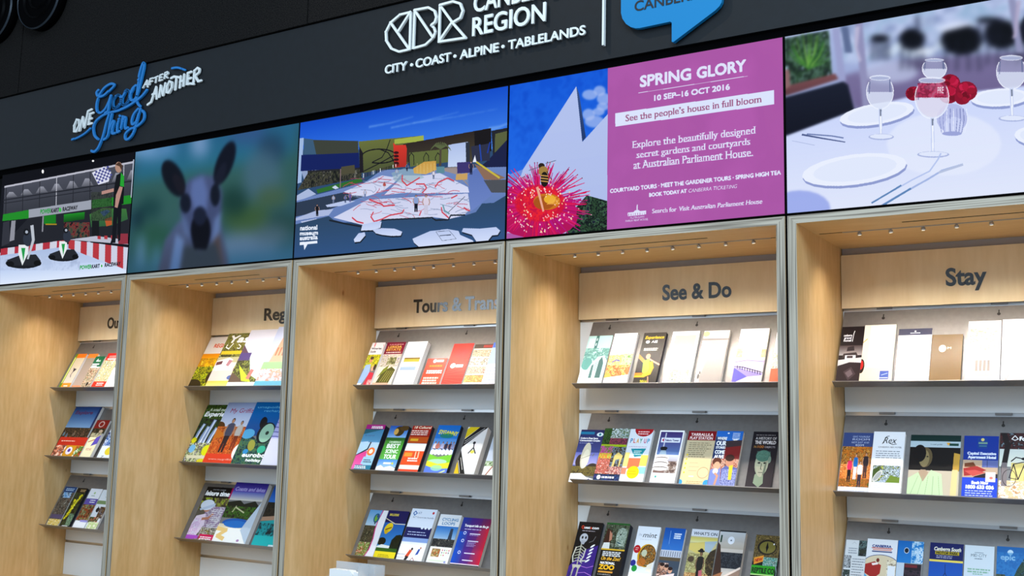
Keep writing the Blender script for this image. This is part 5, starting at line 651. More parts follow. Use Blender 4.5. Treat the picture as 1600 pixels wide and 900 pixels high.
struct('wall_back', boxes((-3.5, .53, -2.20, 8.5, .60, 2.6)), M_wall)
struct('wall_fascia', boxes((-1.4, 0, .592, 6.4, .05, .968)), M_fascia)
struct('trim_1', boxes((-1.4, .012, .5632, 6.4, .05, .592)), M_black)
struct('trim_2', boxes((.02, .05, -2.20, 4.99, .52, -1.462)), M_face[2])
for k in range(6):
    struct('trim_%d' % (k+3), boxes((k-.0035, .004, -1.46, k+.0035, .50, -.001)), M_black)
up = struct('wall_upper', boxes((-1.4, .012, .968, 6.4, .05, 2.4)), M_black)
for x0, x1 in ((-1.4, .080), (.087, 2.018), (2.024, 3.958), (3.964, 5.9)):
    mesh_obj('acoustic_panel', fix(boxes((x0, -.008, .974, x1, .012, 1.62))), M_acou, up)
    mesh_obj('acoustic_panel', fix(boxes((x0, -.008, 1.626, x1, .012, 2.4))), M_acou, up)
# ------------------------------------------------------------------ round vents high on the left
for x, z, lab in ((.262, 1.432, 'round black vent over the script slogan, right one of the two'), (-.125, 1.432, 'round black vent cut by the top left picture corner, left one of the two')):
    t = thing('round_vent', (x, -.008, z), lab, 'vent', 'round vents on the dark upper wall')
    bm = bmesh.new(); add_cyl(bm, (0, 0), .166, .166, -.050, 0, 'Y', 48)
    mesh_obj('vent_body', fix(bm), M_black, t)
    bm = bmesh.new(); add_cyl(bm, (0, 0), .168, .164, -.046, -.054, 'Y', 64, caps=False); add_cyl(bm, (0, 0), .160, .164, -.046, -.054, 'Y', 64, caps=False)
    mesh_obj('rim', fix(bm), mat('vent_rim', '#26303a', .4, .3), t)
    for r in (.115, .07):
        bm = bmesh.new(); add_cyl(bm, (0, 0), r, r-.006, -.050, -.060, 'Y', 48, caps=False); add_cyl(bm, (0, 0), r-.012, r-.006, -.050, -.060, 'Y', 48, caps=False)
        mesh_obj('ring', fix(bm), M_bezel, t)
# ------------------------------------------------------------------ lettering helpers
def text_bm(txt, x0, z0, width, cap, y0, y1, off=0.0):
    """raised letters: baseline start (x0,z0), given width and cap height, from y1 (wall) to y0 (face)"""
    cu = bpy.data.curves.new('t', 'FONT'); cu.body = txt; cu.fill_mode = 'BOTH'; cu.resolution_u = 4; cu.extrude = .5; cu.offset = off
    o = bpy.data.objects.new('t', cu); me = o.to_mesh(); bm = bmesh.new(); bm.from_mesh(me); o.to_mesh_clear()
    bpy.data.objects.remove(o); bpy.data.curves.remove(cu)
    mn = min(v.co.x for v in bm.verts); mx = max(v.co.x for v in bm.verts)
    for v in bm.verts:
        x, y, z = v.co; v.co = (x0+(x-mn)/(mx-mn)*width, y0+(y1-y0)*(.5-z), z0+y/CAPH*cap)
    return bm
def on_wall(pts, crop, y=0.0):
    p = np.asarray(pts, float); ox, oy, s = crop
    W = ray_to_plane(p[:, 0]/s+ox, p[:, 1]/s+oy, np.array([0, y, 0]), NRM); return [(float(a), float(b)) for a, b in W[:, [0, 2]]]
def smooth_path(p, n=6):
    if len(p) < 3: return p
    P = np.array([p[0]]+list(p)+[p[-1]], float); out = []
    for i in range(1, len(P)-2):
        for k in range(n):
            t = k/n; a, b, c, d = P[i-1], P[i], P[i+1], P[i+2]
            out.append(tuple(.5*((2*b)+(c-a)*t+(2*a-5*b+4*c-d)*t*t+(3*b-a-3*c+d)*t**3)))
    out.append(tuple(P[-2])); return out
STEP = [0]
def ribbon(bm, pts, w, y0, y1):
    """flat raised stroke; every piece sits a hair prouder than the last so that no two faces coincide"""
    def up(): STEP[0] = (STEP[0]+1) % 29; return y0-.00012*STEP[0]
    for i in range(len(pts)-1):
        (x0, z0), (x1, z1) = pts[i], pts[i+1]; dx, dz = x1-x0, z1-z0; l = math.hypot(dx, dz)
        if l < 1e-6: continue
        nx, nz = -dz/l*w/2, dx/l*w/2
        add_prism(bm, [(x0+nx, z0+nz), (x1+nx, z1+nz), (x1-nx, z1-nz), (x0-nx, z0-nz)], up(), y1+.0001*(i % 7))
    for i, (x, z) in enumerate(pts): add_cyl(bm, (x, z), w/2*.995, w/2*.995, up(), y1+.0001*(i % 7), 'Y', 12)
def sign(name, label, cat, at): return thing(name, at, label, cat)
def part_at(name, bm, m, parent, origin=None):
    bmesh.ops.translate(bm, verts=bm.verts[:], vec=-(origin or parent).location); return mesh_obj(name, fix(bm), m, parent)
# white region sign
t = sign('region_sign', 'raised white region lettering with three outlined monogram letters on the dark band', 'sign', (2.44, 0, .68))
CR = (590, 0, 4.444)
mono = [([(245,92),(170,110),(105,165),(72,230),(75,290),(110,345),(165,367),(238,350),(245,92)], [(105,165),(235,350)], [(245,92),(160,225)]),
        ([(272,80),(370,62),(412,85),(425,130),(414,165),(388,185),(405,200),(415,230),(400,270),(345,320),(262,343),(272,80)], [(272,80),(400,270)], None),
        ([(447,45),(540,20),(590,35),(608,85),(590,135),(530,170),(440,300),(628,272),(530,160),(447,45),(440,300)], None, None)]
for strokes in mono:
    bm = bmesh.new()
    for k, s in enumerate(strokes):
        if s: ribbon(bm, on_wall(s, CR), .0088, -.0150, -.0075)
    part_at('monogram_letter', bm, M_letter, t)
part_at('region_word', text_bm('CANBERRA', 2.847, .8586, .385, .067, -.0150, -.0075, .017), M_letter, t)
part_at('region_word', text_bm('REGION', 2.8436, .7692, .311, .067, -.0150, -.0075, .017), M_letter, t)
words = [('CITY', 604.6, 653.5), ('·', 643.6, 649), ('COAST', 652.5, 706.5), ('·', 711, 717), ('ALPINE', 721.5, 782), ('·', 786, 792), ('TABLELANDS', 796.5, 917.4)]
for w_, a, b in (('CITY', 604.6, 639), ('·', 644, 648.4), ('COAST', 652.5, 707.5), ('·', 711.5, 716), ('ALPINE', 721.5, 782), ('·', 786.5, 791), ('TABLELANDS', 797, 917.4)):
    ya = 117-(a-604.6)*.195; yb = 117-(b-604.6)*.195
    (xa, _), (xb, _) = on_wall([(a, ya), (b, yb)], (0, 0, 1.0))
    if w_ == '·':
        bm = bmesh.new(); add_cyl(bm, ((xa+xb)/2, .705), .0065, .0065, -.0150, -.0075, 'Y', 12); part_at('dot', bm, M_letter, t)
    else: part_at('tagline_word', text_bm(w_, xa, .6897, xb-xa, .0325, -.0150, -.0075, .02), M_letter, t)
tag(mesh_obj('divider_bar', fix(boxes((3.3805, -.020, .6366, 3.3875, -.006, .95))), M_letter), 'thin upright white bar between region lettering and blue speech bubble', 'divider bar')
t = sign('speech_bubble_sign', 'bright blue speech bubble panel with black city name, pointing down left of the magenta poster', 'sign', (3.63, 0, .60))
cb = (960, 0, 8.0)
pts = on_wall([(118,0),(118,190),(135,260),(180,325),(240,365),(300,380),(350,378),(730,298),(750,310),(750,548),(770,552),(1290,160),(1345,105),(1370,60),(1380,0)], cb)
pts = [(3.470, .945), (3.455, .93)]+pts+[(3.815, .93), (3.800, .945)]
bm = bmesh.new(); add_prism(bm, pts, -.022, -.006); part_at('bubble_panel', bm, M_blue, t)
part_at('city_word', text_bm('CANBERRA', 3.503, .6725+.0585, .262, .034, -.0235, -.022, .012), M_ink, t)
bm = bmesh.new(); add_cyl(bm, (3.525, .782), .010, .010, -.0235, -.022, 'Y', 16); part_at('printed_dot', bm, M_lime, t)
# hand-lettered slogan
t = sign('slogan_sign', 'hand-lettered slogan in blue script and white capitals on the dark band', 'sign', (.95, 0, .60))
CS = (105, 90, 5.804)
blue = {'script_good': [[(300,300),(283,325),(300,358),(345,352),(395,310),(440,262),(438,246),(405,246),(350,285),(308,350),(285,430),(290,490),(320,505),(360,470),(395,400),(412,352)],
  [(414,350),(398,420),(388,490),(360,508)], [(455,358),(432,400),(436,455),(462,462),(495,420),(500,362),(482,345),(462,352)], [(500,362),(520,360),(545,318)], [(545,312),(518,370),(516,428),(545,430),(575,385),(582,325),(562,300),(545,312)], [(582,325),(600,320),(620,280)],
  [(640,258),(608,290),(590,350),(600,392),(630,380),(660,320),(690,200),(714,90),(713,55),(698,72),(675,150),(655,270),(645,370),(655,420),(680,448)]],
 'script_thing': [[(740,300),(700,350),(640,400),(560,452),(480,485),(400,505),(340,530),(280,580),(255,640),(265,710),(300,745)], [(400,505),(370,600),(340,720),(300,820),(265,858),(238,850)], [(425,512),(402,620),(385,715),(350,748)], [(400,655),(430,585),(444,592),(428,650),(426,692),(452,690)],
  [(488,560),(470,620),(470,680),(490,672)], [(495,533),(499,537)], [(524,540),(505,650)], [(508,625),(535,552),(548,556),(540,620),(546,650),(568,640)],
  [(660,470),(620,520),(602,580),(612,612),(640,590),(665,520),(680,470)], [(665,520),(645,600),(610,700),(570,745),(545,740),(545,700),(590,655),(660,620),(708,570),(716,515),(700,488)]],
 'swash': [[(60,750),(120,726),(180,690),(228,648)]], 'arc_stroke': [[(965,105),(1020,98),(1085,118)]]}
for nm, ss in blue.items():
    bm = bmesh.new()
    for s in ss: ribbon(bm, smooth_path(on_wall(s, CS), 4), .0112 if nm[:6] == 'script' else .009, -.0110, -.0045)
    part_at(nm, bm, M_script, t)
white = {'word_one': [[(104,568),(124,572),(124,620),(100,674),(80,674),(80,625),(104,568)], [(130,668),(160,545)], [(160,548),(172,640)], [(172,636),(203,492),(238,474)], [(225,515),(207,610),(240,600)], [(224,516),(254,505)], [(215,565),(240,556)]],
 'word_after': [[(705,280),(742,212),(746,272)], [(720,254),(744,248)], [(762,252),(772,200),(800,192)], [(768,226),(790,218)], [(806,190),(842,174)], [(824,183),(816,232)], [(884,156),(860,165),(850,218),(880,208)], [(854,190),(876,184)], [(898,196),(906,146),(928,136),(933,152),(906,170),(928,190)]],
 'word_another': [[(745,432),(775,410),(822,272),(826,378)], [(790,340),(824,330)], [(850,362),(865,260),(886,348),(907,240)], [(945,222),(922,270),(920,320),(940,325),(965,280),(968,232),(945,222)], [(958,192),(985,178),(1040,186)], [(1006,188),(995,296)], [(1046,176),(1036,278)], [(1078,160),(1070,262)], [(1040,228),(1072,214)], [(1144,136),(1112,148),(1104,248),(1138,242),(1165,246)], [(1108,200),(1140,190)], [(1160,228),(1168,126),(1198,100),(1216,110),(1210,142),(1174,172),(1204,222),(1232,214)]]}
for nm, ss in white.items():
    bm = bmesh.new()
    for s in ss: ribbon(bm, on_wall(s, CS), .0105 if nm != 'word_after' else .0065, -.0110, -.0045)
    part_at(nm, bm, M_letter, t)
# ------------------------------------------------------------------ video screens
for n, (fn, lab) in enumerate(((screen_karts, 'video screen showing go-karts and a marshal with a chequered flag'), (screen_roo, 'video screen showing a blurred close-up of a kangaroo head'),
    (screen_museum, 'video screen showing a museum courtyard with a map-like pavement'), (screen_flower, 'video screen with a bee on a red flower and a magenta text panel'), (screen_table, 'video screen showing a white restaurant table with wine glasses and red roses'))):
    t = thing('video_screen', (n+.5, .06, .0005), lab, 'screen', 'video screens above the display cabinets')
    bm = boxes((-.499, -.059, .0005, .499, -.005, .5620)); mesh_obj('bezel', fix(bm), M_bezel, t)
    bm = bmesh.new(); add_box(bm, (-.4955, -.0605, .0035), (.4955, -.0590, .5587))
    o = mesh_obj('display_panel', bm, print_mat('screen_picture_%d' % n, fn(), emit=True), t)
    uv = o.data.uv_layers.new(name='UV')
    for p in o.data.polygons:
        for li in p.loop_indices:
            v = o.data.vertices[o.data.loops[li].vertex_index].co; uv.data[li].uv = ((v.x+.4955)/.991, (v.z-.0035)/.5552)
# ------------------------------------------------------------------ display cabinets
HEAD = [('Outdoors', .2635, .265), ('Regional', .3765, .315), ('Tours & Transport', .2410, .565), ('See & Do', .3814, .2655), ('Stay', .3640, .1220)]
LIGHT_K = [1.0, .72, .95, 1.15, 1.25]
names = ['leftmost', 'second', 'third', 'fourth', 'rightmost']
for n in range(5):
    htxt, hx, hw = HEAD[n]
    cab = thing('display_cabinet', (n+.5, .25, -1.46), '%s tall open birch plywood display cabinet, its header reading %s' % (names[n], {0: 'Out', 1: 'Reg', 2: 'Tours & Trans'}.get(n, htxt)), 'cabinet', 'plywood display cabinets in a row')
    def cp(name, bm, m, parent=None): return part_at(name, bm, m, parent or cab, cab)
    F = M_face[n]
    for sgn in (0, 1):
        bm = bmesh.new(); q = [(.004, -.004), (.031, -.029), (.031, -1.46), (.004, -1.46)]
        if sgn: q = [(1-a, b) for a, b in q]
        fs = add_prism(bm, [(n+a, b) for a, b in q], 0, .515); fs[0].material_index = 1
        cp('side_panel', bm, [F, M_edge_v])
    bm = bmesh.new()
    def strip(y0, y1, zl, x0=None, x1=None, edge=False):
        k = (zl+.004)/(-.025)*.027
        if x0 is None: pts = [(n+.004, -.004), (n+.996, -.004), (n+.996-k, zl), (n+.004+k, zl)]
        else: pts = [(x0, -.012), (x1, -.012), (x1, zl), (x0, zl)]
        fs = add_prism(bm, pts, y0, y1)
        if edge: fs[0].material_index = 1
    strip(0, .110, -.029, edge=True); strip(.110, .122, -.012); strip(.110, .122, -.029, n+.031, n+.311); strip(.110, .122, -.029, n+.703, n+.969)
    strip(.122, .196, -.029); strip(.196, .207, -.012); strip(.196, .207, -.029, n+.031, n+.042); strip(.196, .207, -.029, n+.958, n+.969); strip(.207, .515, -.029)
    cp('top_panel', bm, [M_soffit, M_edge_h])
    bm = boxes((n+.3112, .1102, -.0287, n+.7028, .1218, -.0122), (n+.0422, .1962, -.0287, n+.9578, .2068, -.0122)); cp('slot_shade_fill', bm, M_slot_shade)  # dark fill almost flush with the soffit, painted in as the slots' shade
    cp('base_panel', boxes((n+.031, 0, -1.46, n+.969, .515, -1.433)), F)
    zs = [-.052, -.230, -.242, -.577, -.589, -.920, -.932, -1.261, -1.273, -1.433]
    for a, b in zip(zs[0::2], zs[1::2]): cp('slat', boxes((n+.033, .500, b, n+.967, .514, a)), M_slat)
    cp('reveal_strip', boxes((n+.033, .500, -.052, n+.967, .512, -.029)), M_reveal)
    for zc in (-.236, -.583, -.926, -1.267): cp('slot_insert', boxes((n+.033, .5075, zc-.006, n+.967, .5145, zc+.006), (n+.034, .4995, zc-.0065, n+.966, .5075, zc-.0045)), M_alu)
    hb = cp('header_board', boxes((n+.033, .485, -.2335, n+.967, .4995, -.0535)), M_header)
    cp('header_lettering', text_bm(htxt, n+hx, -.1735, hw, .0535, .4838, .4850, .028), M_text, hb)
    # track light recessed in the soffit slot
    tl = thing('track_light', (n+.5, .2015, -.029), 'slim metal light strip with small spotlights in the ceiling of the %s cabinet' % names[n], 'light', 'light strips in the cabinet ceilings')
    mesh_obj('rail', fix(boxes((-.385, -.0048, -.0012, .385, .0048, .0004))), M_reveal, tl)
    for i in range(8):
        x = -.335+.0945*i
        hd = bpy.data.objects.new('spotlight', None); sm = bmesh.new()
        add_cyl(sm, (0, 0), .0035, .0035, -.0010, -.0045, 'Z', 10); add_cyl(sm, (0, .001), .0060, .0072, -.0045, -.0125, 'Z', 16)
        hd = mesh_obj('spotlight', fix(sm), M_alu, tl); hd.location = (x, 0, 0); hd.rotation_euler = (math.radians(14), 0, math.radians((i*37 % 7-3)*3))
        lm = bmesh.new(); add_cyl(lm, (0, .001), .0052, .0046, -.0121, -.0133, 'Z', 14)
        if n == 0 and i == 0:
            M_lamp = bpy.data.materials.new('lamp_lens'); M_lamp.use_nodes = True; q = M_lamp.node_tree.nodes['Principled BSDF']
            q.inputs['Emission Color'].default_value = (1, .93, .8, 1); q.inputs['Emission Strength'].default_value = 3
        lens = mesh_obj('lens', fix(lm), M_lamp, hd)
        l = bpy.data.lights.new('spotlight_beam', 'SPOT'); l.energy = SPOT_P*LIGHT_K[n]; l.color = (1.0, .90, .78); l.spot_size = math.radians(125); l.spot_blend = 1.0; l.shadow_soft_size = .007
        lo = bpy.data.objects.new('spotlight_beam', l); COL.objects.link(lo); lo.parent = tl; lo.location = (x, .004, -.017); lo.rotation_euler = (math.radians(10), 0, 0)
# ------------------------------------------------------------------ shelves
ZR = {1: -.238, 2: -.583, 3: -.926}; TH = math.atan2(.133, .254); XS = {0: .045, 1: .040, 2: .056, 3: .091, 4: .038}
rown = {1: 'top', 2: 'middle', 3: 'bottom'}; bayn = ['leftmost cabinet', 'second cabinet from the left', 'third cabinet, under Tours', 'fourth cabinet, under See & Do', 'rightmost cabinet, under Stay']
for n in range(5):
    for r in (1, 2, 3):
        z0 = ZR[r]; x0, x1 = XS[n]+(.0 if r == 1 else -.003), .962
        t = thing('brochure_shelf', (n, .495, z0), 'sloping grey metal brochure shelf, %s one in the %s' % (rown[r], bayn[n]), 'shelf', 'sloping metal brochure shelves')
        d = .0016
        bm = bmesh.new(); add_prism(bm, [(0, -.008), (-.133, -.262), (-.133+.0025, -.2638), (.0028, -.0095)], x0, x1, 'X'); add_prism(bm, [(0, -.008), (.0035, -.006), (.0035, -.0088), (.0028, -.0095)], x0, x1, 'X')
        mesh_obj('back_plate', fix(bm), M_shelf, t)
        bm = bmesh.new(); add_prism(bm, [(-.133, -.262), (-.162, -.2455), (-.1635, -.2480), (-.133+.0025, -.2638)], x0, x1, 'X')
        mesh_obj('ledge', fix(bm), M_shelf, t)
        for hx in (.168, .517, .866):
            bm = bmesh.new(); add_box(bm, (hx-.024, .0005, -.0015), (hx+.024, .0110, .0060)); mesh_obj('hanger', fix(bm), M_shelf, t)
            bm = bmesh.new(); add_cyl(bm, (0, 0), .0052, .0052, -.0008, .0002, 'Y', 12); add_box(bm, (-.0018, -.0008, .002), (.0018, .0002, .015))
            o = mesh_obj('keyhole', fix(bm), M_dark, t); o.location = (hx, -.0130, -.0330); o.rotation_euler = (-TH, 0, 0)
# ------------------------------------------------------------------ brochures
# key: (bay, shelf, x, width, height, t0, t1, painter, page colour, label)
from_left = None
BROCHURES = [
('climb', 0, 1, 0.0920, 0.0870, 0.2060, 0.0000, 0.0200, a_climb, 0, 'booklet', "green-edged booklet with a climber and orange bands, first on the leftmost top shelf"),
('greyleaf', 0, 1, 0.1830, 0.0760, 0.2090, 0.0000, 0.0120, a_grey, 0, 'brochure', "grey leaflet with an orange top, between the climber booklet and the green-topped one"),
('greencap', 0, 1, 0.2630, 0.0740, 0.1870, 0.0000, 0.0200, a_green, 0, 'brochure', "brochure with a dark green top and small white lettering in the leftmost cabinet"),
('redcap', 0, 1, 0.3400, 0.1000, 0.2080, 0.0000, 0.0140, a_red, 0, 'brochure', "brochure with red top and red foot beside the green-topped one"),
('whitecorner', 0, 1, 0.4500, 0.1000, 0.1180, 0.0000, 0.0200, a_white, 0, 'brochure', "plain white folded leaflet at the right end of the leftmost top shelf"),
('explore', 0, 2, 0.0660, 0.2100, 0.2900, 0.0000, 0.0170, a_explore, 0, 'magazine', "large magazine with blue sky over a crowd of people, leftmost cabinet"),
('springflow', 0, 2, 0.0880, 0.2180, 0.1080, 0.0175, 0.0280, a_spring, 0, 'booklet', "low booklet with a red band, flowers and golden squares in front of the blue-sky magazine"),
('redseal', 0, 2, 0.2830, 0.0990, 0.2170, 0.0000, 0.0120, a_seal, 0, 'brochure', "brochure with a red top bearing a round white seal, leftmost cabinet"),
('cream', 0, 2, 0.3180, 0.0780, 0.1350, 0.0125, 0.0300, a_cream, 0, 'brochure', "cream brochure with an orange streak and purple corner, leftmost middle shelf"),
('bluemap', 0, 2, 0.4207, 0.0967, 0.1862, 0.0000, 0.0120, a_bluemap, 0, 'brochure', "white brochure with blue blotches and a yellow patch, leftmost middle shelf"),
('bluefall', 0, 3, 0.0746, 0.0926, 0.2163, 0.0000, 0.0150, a_bluefall, 0, 'brochure', "dark rocky brochure with a blue top, first on the leftmost bottom shelf"),
('wattle', 0, 3, 0.1741, 0.0759, 0.2139, 0.0000, 0.0150, a_wattle, 1, 'brochure', "black brochure with a spray of yellow wattle flowers"),
('lilac', 0, 3, 0.2789, 0.0891, 0.2154, 0.0000, 0.0150, a_lilac, 0, 'brochure', "white-topped park brochure with a lilac band in the leftmost cabinet"),
('bird', 0, 3, 0.3705, 0.0827, 0.2142, 0.0000, 0.0120, a_bird, 0, 'brochure', "white-topped park brochure with a green band and a dark bird"),
('regional', 1, 1, 0.0360, 0.2000, 0.2830, 0.0000, 0.0100, a_regional, 0, 'magazine', "magazine with orange word Regional over a yellow sunflower field"),
('yass', 1, 1, 0.1570, 0.1900, 0.3000, 0.0105, 0.0160, a_yass, 0, 'magazine', "magazine titled Yass in white script above a white camper van"),
('purplewhite', 1, 1, 0.3000, 0.2000, 0.3120, 0.0165, 0.0220, a_purple, 0, 'magazine', "pale magazine with a purple hillside and yellow slope beside the camper van one"),
('tower', 1, 1, 0.4780, 0.2000, 0.3130, 0.0225, 0.0290, a_tower, 0, 'magazine', "pale magazine with a pink sandstone tower at the right of the second top shelf"),
('experience', 1, 2, 0.0370, 0.2000, 0.3050, 0.0000, 0.0180, a_experience, 0, 'magazine', "magazine with white script Experience above a waterfall and yellow flowers"),
('griffith', 1, 2, 0.1760, 0.2000, 0.3150, 0.0185, 0.0230, a_griffith, 0, 'magazine', "orange magazine with a couple walking, titled My Griffith"),
('diver', 1, 2, 0.3620, 0.2000, 0.3150, 0.0235, 0.0280, a_diver, 0, 'magazine', "deep blue magazine with a dark sea creature and green reef"),
('lilacwhite', 1, 2, 0.5480, 0.2000, 0.2320, 0.0285, 0.0330, a_lilacw, 0, 'magazine', "white and lilac magazine tucked beside the blue sea magazine"),
('leisure', 1, 3, 0.0830, 0.1800, 0.2650, 0.0000, 0.0120, a_leisure, 0, 'magazine', "magazine with a child in a white sun hat and black masthead"),
('coast', 1, 3, 0.2690, 0.2050, 0.2900, 0.0000, 0.0250, a_coast, 0, 'magazine', "stacked magazines with a violet top, dark coast and blue bay picture"),
('turq', 1, 3, 0.5000, 0.2000, 0.2900, 0.0000, 0.0140, a_turq, 0, 'magazine', "magazine with turquoise water at the right of the second bottom shelf"),
('wineries', 2, 1, 0.0620, 0.0700, 0.2140, 0.0000, 0.0200, a_wineries, 0, 'brochure', "guide with a couple in blue and red before yellow vines"),
('lerida', 2, 1, 0.1340, 0.0985, 0.2196, 0.0000, 0.0100, a_lerida, 0, 'brochure', "brochure with maroon top and gold estate name over a green field"),
('whitebook', 2, 1, 0.2562, 0.1021, 0.2094, 0.0000, 0.0250, a_whitebook, 0, 'brochure', "thick plain white brochure stack with a small olive strip"),
('redlow', 2, 1, 0.3860, 0.0970, 0.1280, 0.0000, 0.0200, a_redlow, 0, 'brochure', "short square orange-red booklet with lines of white print"),
('redtall', 2, 1, 0.4850, 0.0980, 0.2010, 0.0000, 0.0120, a_redtall, 0, 'brochure', "taller red brochure with fanned lines, rising behind the short red booklet"),
('pictures', 2, 1, 0.5883, 0.0854, 0.1962, 0.0000, 0.0100, a_pictures, 0, 'brochure', "brochure of four sepia picture strips at the right of the Tours top shelf"),
('bluepale', 2, 1, 0.6823, 0.0834, 0.1960, 0.0000, 0.0200, a_bluepale, 0, 'brochure', "pale blue brochure with darker blue top, half hidden by the cabinet side"),
('pinkjet', 2, 2, 0.0590, 0.0993, 0.2077, 0.0000, 0.0300, a_pinkjet, 1, 'brochure', "thick stack with magenta top and pink and blue shapes, first under Tours"),
('scenic', 2, 2, 0.1780, 0.0965, 0.2091, 0.0000, 0.0200, a_scenic, 1, 'brochure', "green brochure reading Best Scenic Tour in white capitals"),
('redcity', 2, 2, 0.2935, 0.0972, 0.2109, 0.0000, 0.0200, a_redcity, 1, 'brochure', "red and white banded brochure stack beside the green scenic tour one"),
('bigcanny', 2, 2, 0.4208, 0.1098, 0.2158, 0.0000, 0.0200, a_canny, 1, 'brochure', "blue brochure with yellow lettering, a row of people and green waves"),
('stripe', 2, 2, 0.5744, 0.0937, 0.2040, 0.0000, 0.0300, a_stripe, 0, 'brochure', "thick white brochure stack crossed by black and yellow diagonal stripes"),
('figure', 2, 2, 0.6911, 0.0738, 0.2129, 0.0000, 0.0120, a_figure, 0, 'brochure', "pale blue leaflet with a green strip, right of the diagonal striped stack"),
('balloon', 2, 3, 0.0778, 0.0947, 0.2089, 0.0000, 0.0080, a_balloon, 0, 'brochure', "brochure with a small blue-green balloon and a pink curved edge"),
('yellowballoon', 2, 3, 0.1763, 0.1056, 0.2109, 0.0000, 0.0100, a_yballoon, 1, 'brochure', "blue brochure with a yellow hot-air balloon and yellow foot"),
('actbus', 2, 3, 0.3004, 0.1247, 0.2220, 0.0000, 0.0200, a_actbus, 0, 'brochure', "pale brochure with a navy band above two cyclists"),
('cycling', 2, 3, 0.4467, 0.1020, 0.2056, 0.0000, 0.0200, a_cycling, 0, 'brochure', "grey brochure titled Cycling Loops with a tower photograph"),
('transport', 2, 3, 0.5602, 0.1317, 0.1989, 0.0000, 0.0200, a_transport, 0, 'brochure', "blue-to-red leaflet about transport info on the bottom shelf under Tours"),
('teal', 3, 1, 0.0959, 0.0994, 0.2192, 0.0000, 0.0080, a_teal, 0, 'brochure', "pale mint monochrome brochure with arched forms, first on the See & Do top shelf"),
('fruit', 3, 1, 0.2056, 0.0940, 0.2222, 0.0000, 0.0150, a_fruit, 0, 'brochure', "white brochure stack with pictures of fruit and vegetables"),
('athlete', 3, 1, 0.3257, 0.0886, 0.2205, 0.0000, 0.0150, a_athlete, 1, 'brochure', "dark brown brochure with an athlete in a yellow ribbon"),
('yellowbox', 3, 1, 0.4375, 0.1031, 0.2238, 0.0000, 0.0120, a_ybox, 0, 'brochure', "white brochure with a pale yellow box and two small photographs"),
('greycoast', 3, 1, 0.5592, 0.0950, 0.2200, 0.0000, 0.0150, a_greycoast, 0, 'brochure', "grey brochure with a ragged white edge like a coastline"),
('bridge', 3, 1, 0.6921, 0.1030, 0.2248, 0.0000, 0.0120, a_bridge, 0, 'brochure', "white brochure with a purple and blue curved bridge picture"),
('redbottom', 3, 1, 0.8223, 0.0795, 0.2066, 0.0000, 0.0120, a_redbot, 0, 'brochure', "white leaflet with an orange-red foot at the right end of the See & Do top shelf"),
('dish', 3, 2, 0.0684, 0.0964, 0.2143, 0.0000, 0.0060, a_dish, 0, 'brochure', "navy brochure with a large white radio dish"),
('collage', 3, 2, 0.1680, 0.1016, 0.2192, 0.0000, 0.0100, a_collage, 0, 'brochure', "brochure covered in a collage of garden and flower photographs"),
('playup', 3, 2, 0.2751, 0.0912, 0.2156, 0.0000, 0.0150, a_playup, 0, 'brochure', "white brochure reading Play Up in coloured letters with a yellow disc"),
('tower2', 3, 2, 0.3955, 0.0931, 0.2087, 0.0000, 0.0220, a_tower2, 0, 'brochure', "thick white-framed brochure stack with a banded telecom tower"),
('playstation', 3, 2, 0.5009, 0.1024, 0.2135, 0.0000, 0.0120, a_station, 0, 'brochure', "buff brochure with a maroon Play Station heading and lines of print"),
('stories', 3, 2, 0.6066, 0.0948, 0.2138, 0.0000, 0.0150, a_stories, 0, 'brochure', "brochure reading Where Our Stories Come Alive with two smiling children"),
('history', 3, 2, 0.7342, 0.0895, 0.2185, 0.0000, 0.0060, a_history, 1, 'brochure', "black brochure with a green bronze head, A History of the World"),
('skeleton', 3, 3, 0.0672, 0.0979, 0.2177, 0.0000, 0.0120, a_skeleton, 1, 'brochure', "black and purple brochure with a grey skeleton"),
('zoo', 3, 3, 0.1887, 0.0921, 0.2145, 0.0000, 0.0280, a_zoo, 1, 'brochure', "thick dark zoo brochure stack with a pale lion and yellow Zoo lettering"),
('mint', 3, 3, 0.3056, 0.0871, 0.2167, 0.0000, 0.0100, a_mint, 0, 'brochure', "white mint brochure with a round golden heap of coins"),
('flagpole', 3, 3, 0.4120, 0.0774, 0.2155, 0.0000, 0.0150, a_flag, 0, 'brochure', "brochure with a white colonnade under blue sky and a family group"),
('whatson', 3, 3, 0.5106, 0.0986, 0.2196, 0.0000, 0.0100, a_whatson, 0, 'brochure', "brochure headed What's On with a painted bushranger standing in a yellow landscape"),
('cup', 3, 3, 0.6185, 0.0910, 0.2169, 0.0000, 0.0220, a_cup, 0, 'brochure', "pale brochure stack with a white disc and brown folded shapes"),
('reptile', 3, 3, 0.7419, 0.0859, 0.2146, 0.0000, 0.0100, a_reptile, 1, 'brochure', "brochure with a yellow reptile eye above green and white lettering"),
('blackbed', 4, 1, 0.0410, 0.0736, 0.2220, 0.0000, 0.0080, a_blackbed, 1, 'brochure', "black hotel brochure with white lettering, first under Stay"),
('creamfood', 4, 1, 0.1156, 0.0993, 0.2244, 0.0000, 0.0100, a_cream4, 0, 'brochure', "cream brochure with a red wheel at its edge and a small blue square"),
('navytop', 4, 1, 0.2244, 0.1017, 0.2051, 0.0000, 0.0100, a_navytop, 0, 'brochure', "white brochure with a navy band along its top"),
('brown', 4, 1, 0.3281, 0.0908, 0.1780, 0.0000, 0.0120, a_brown, 1, 'brochure', "short plain brown brochure with a round white disc"),
('patio', 4, 1, 0.4328, 0.0940, 0.2269, 0.0000, 0.0080, a_patio, 0, 'brochure', "white brochure with a grey striped roof over a patio"),
('palewhite', 4, 1, 0.5310, 0.1035, 0.2270, 0.0000, 0.0120, a_palew, 0, 'brochure', "nearly blank white brochure at the right end of the Stay top shelf"),
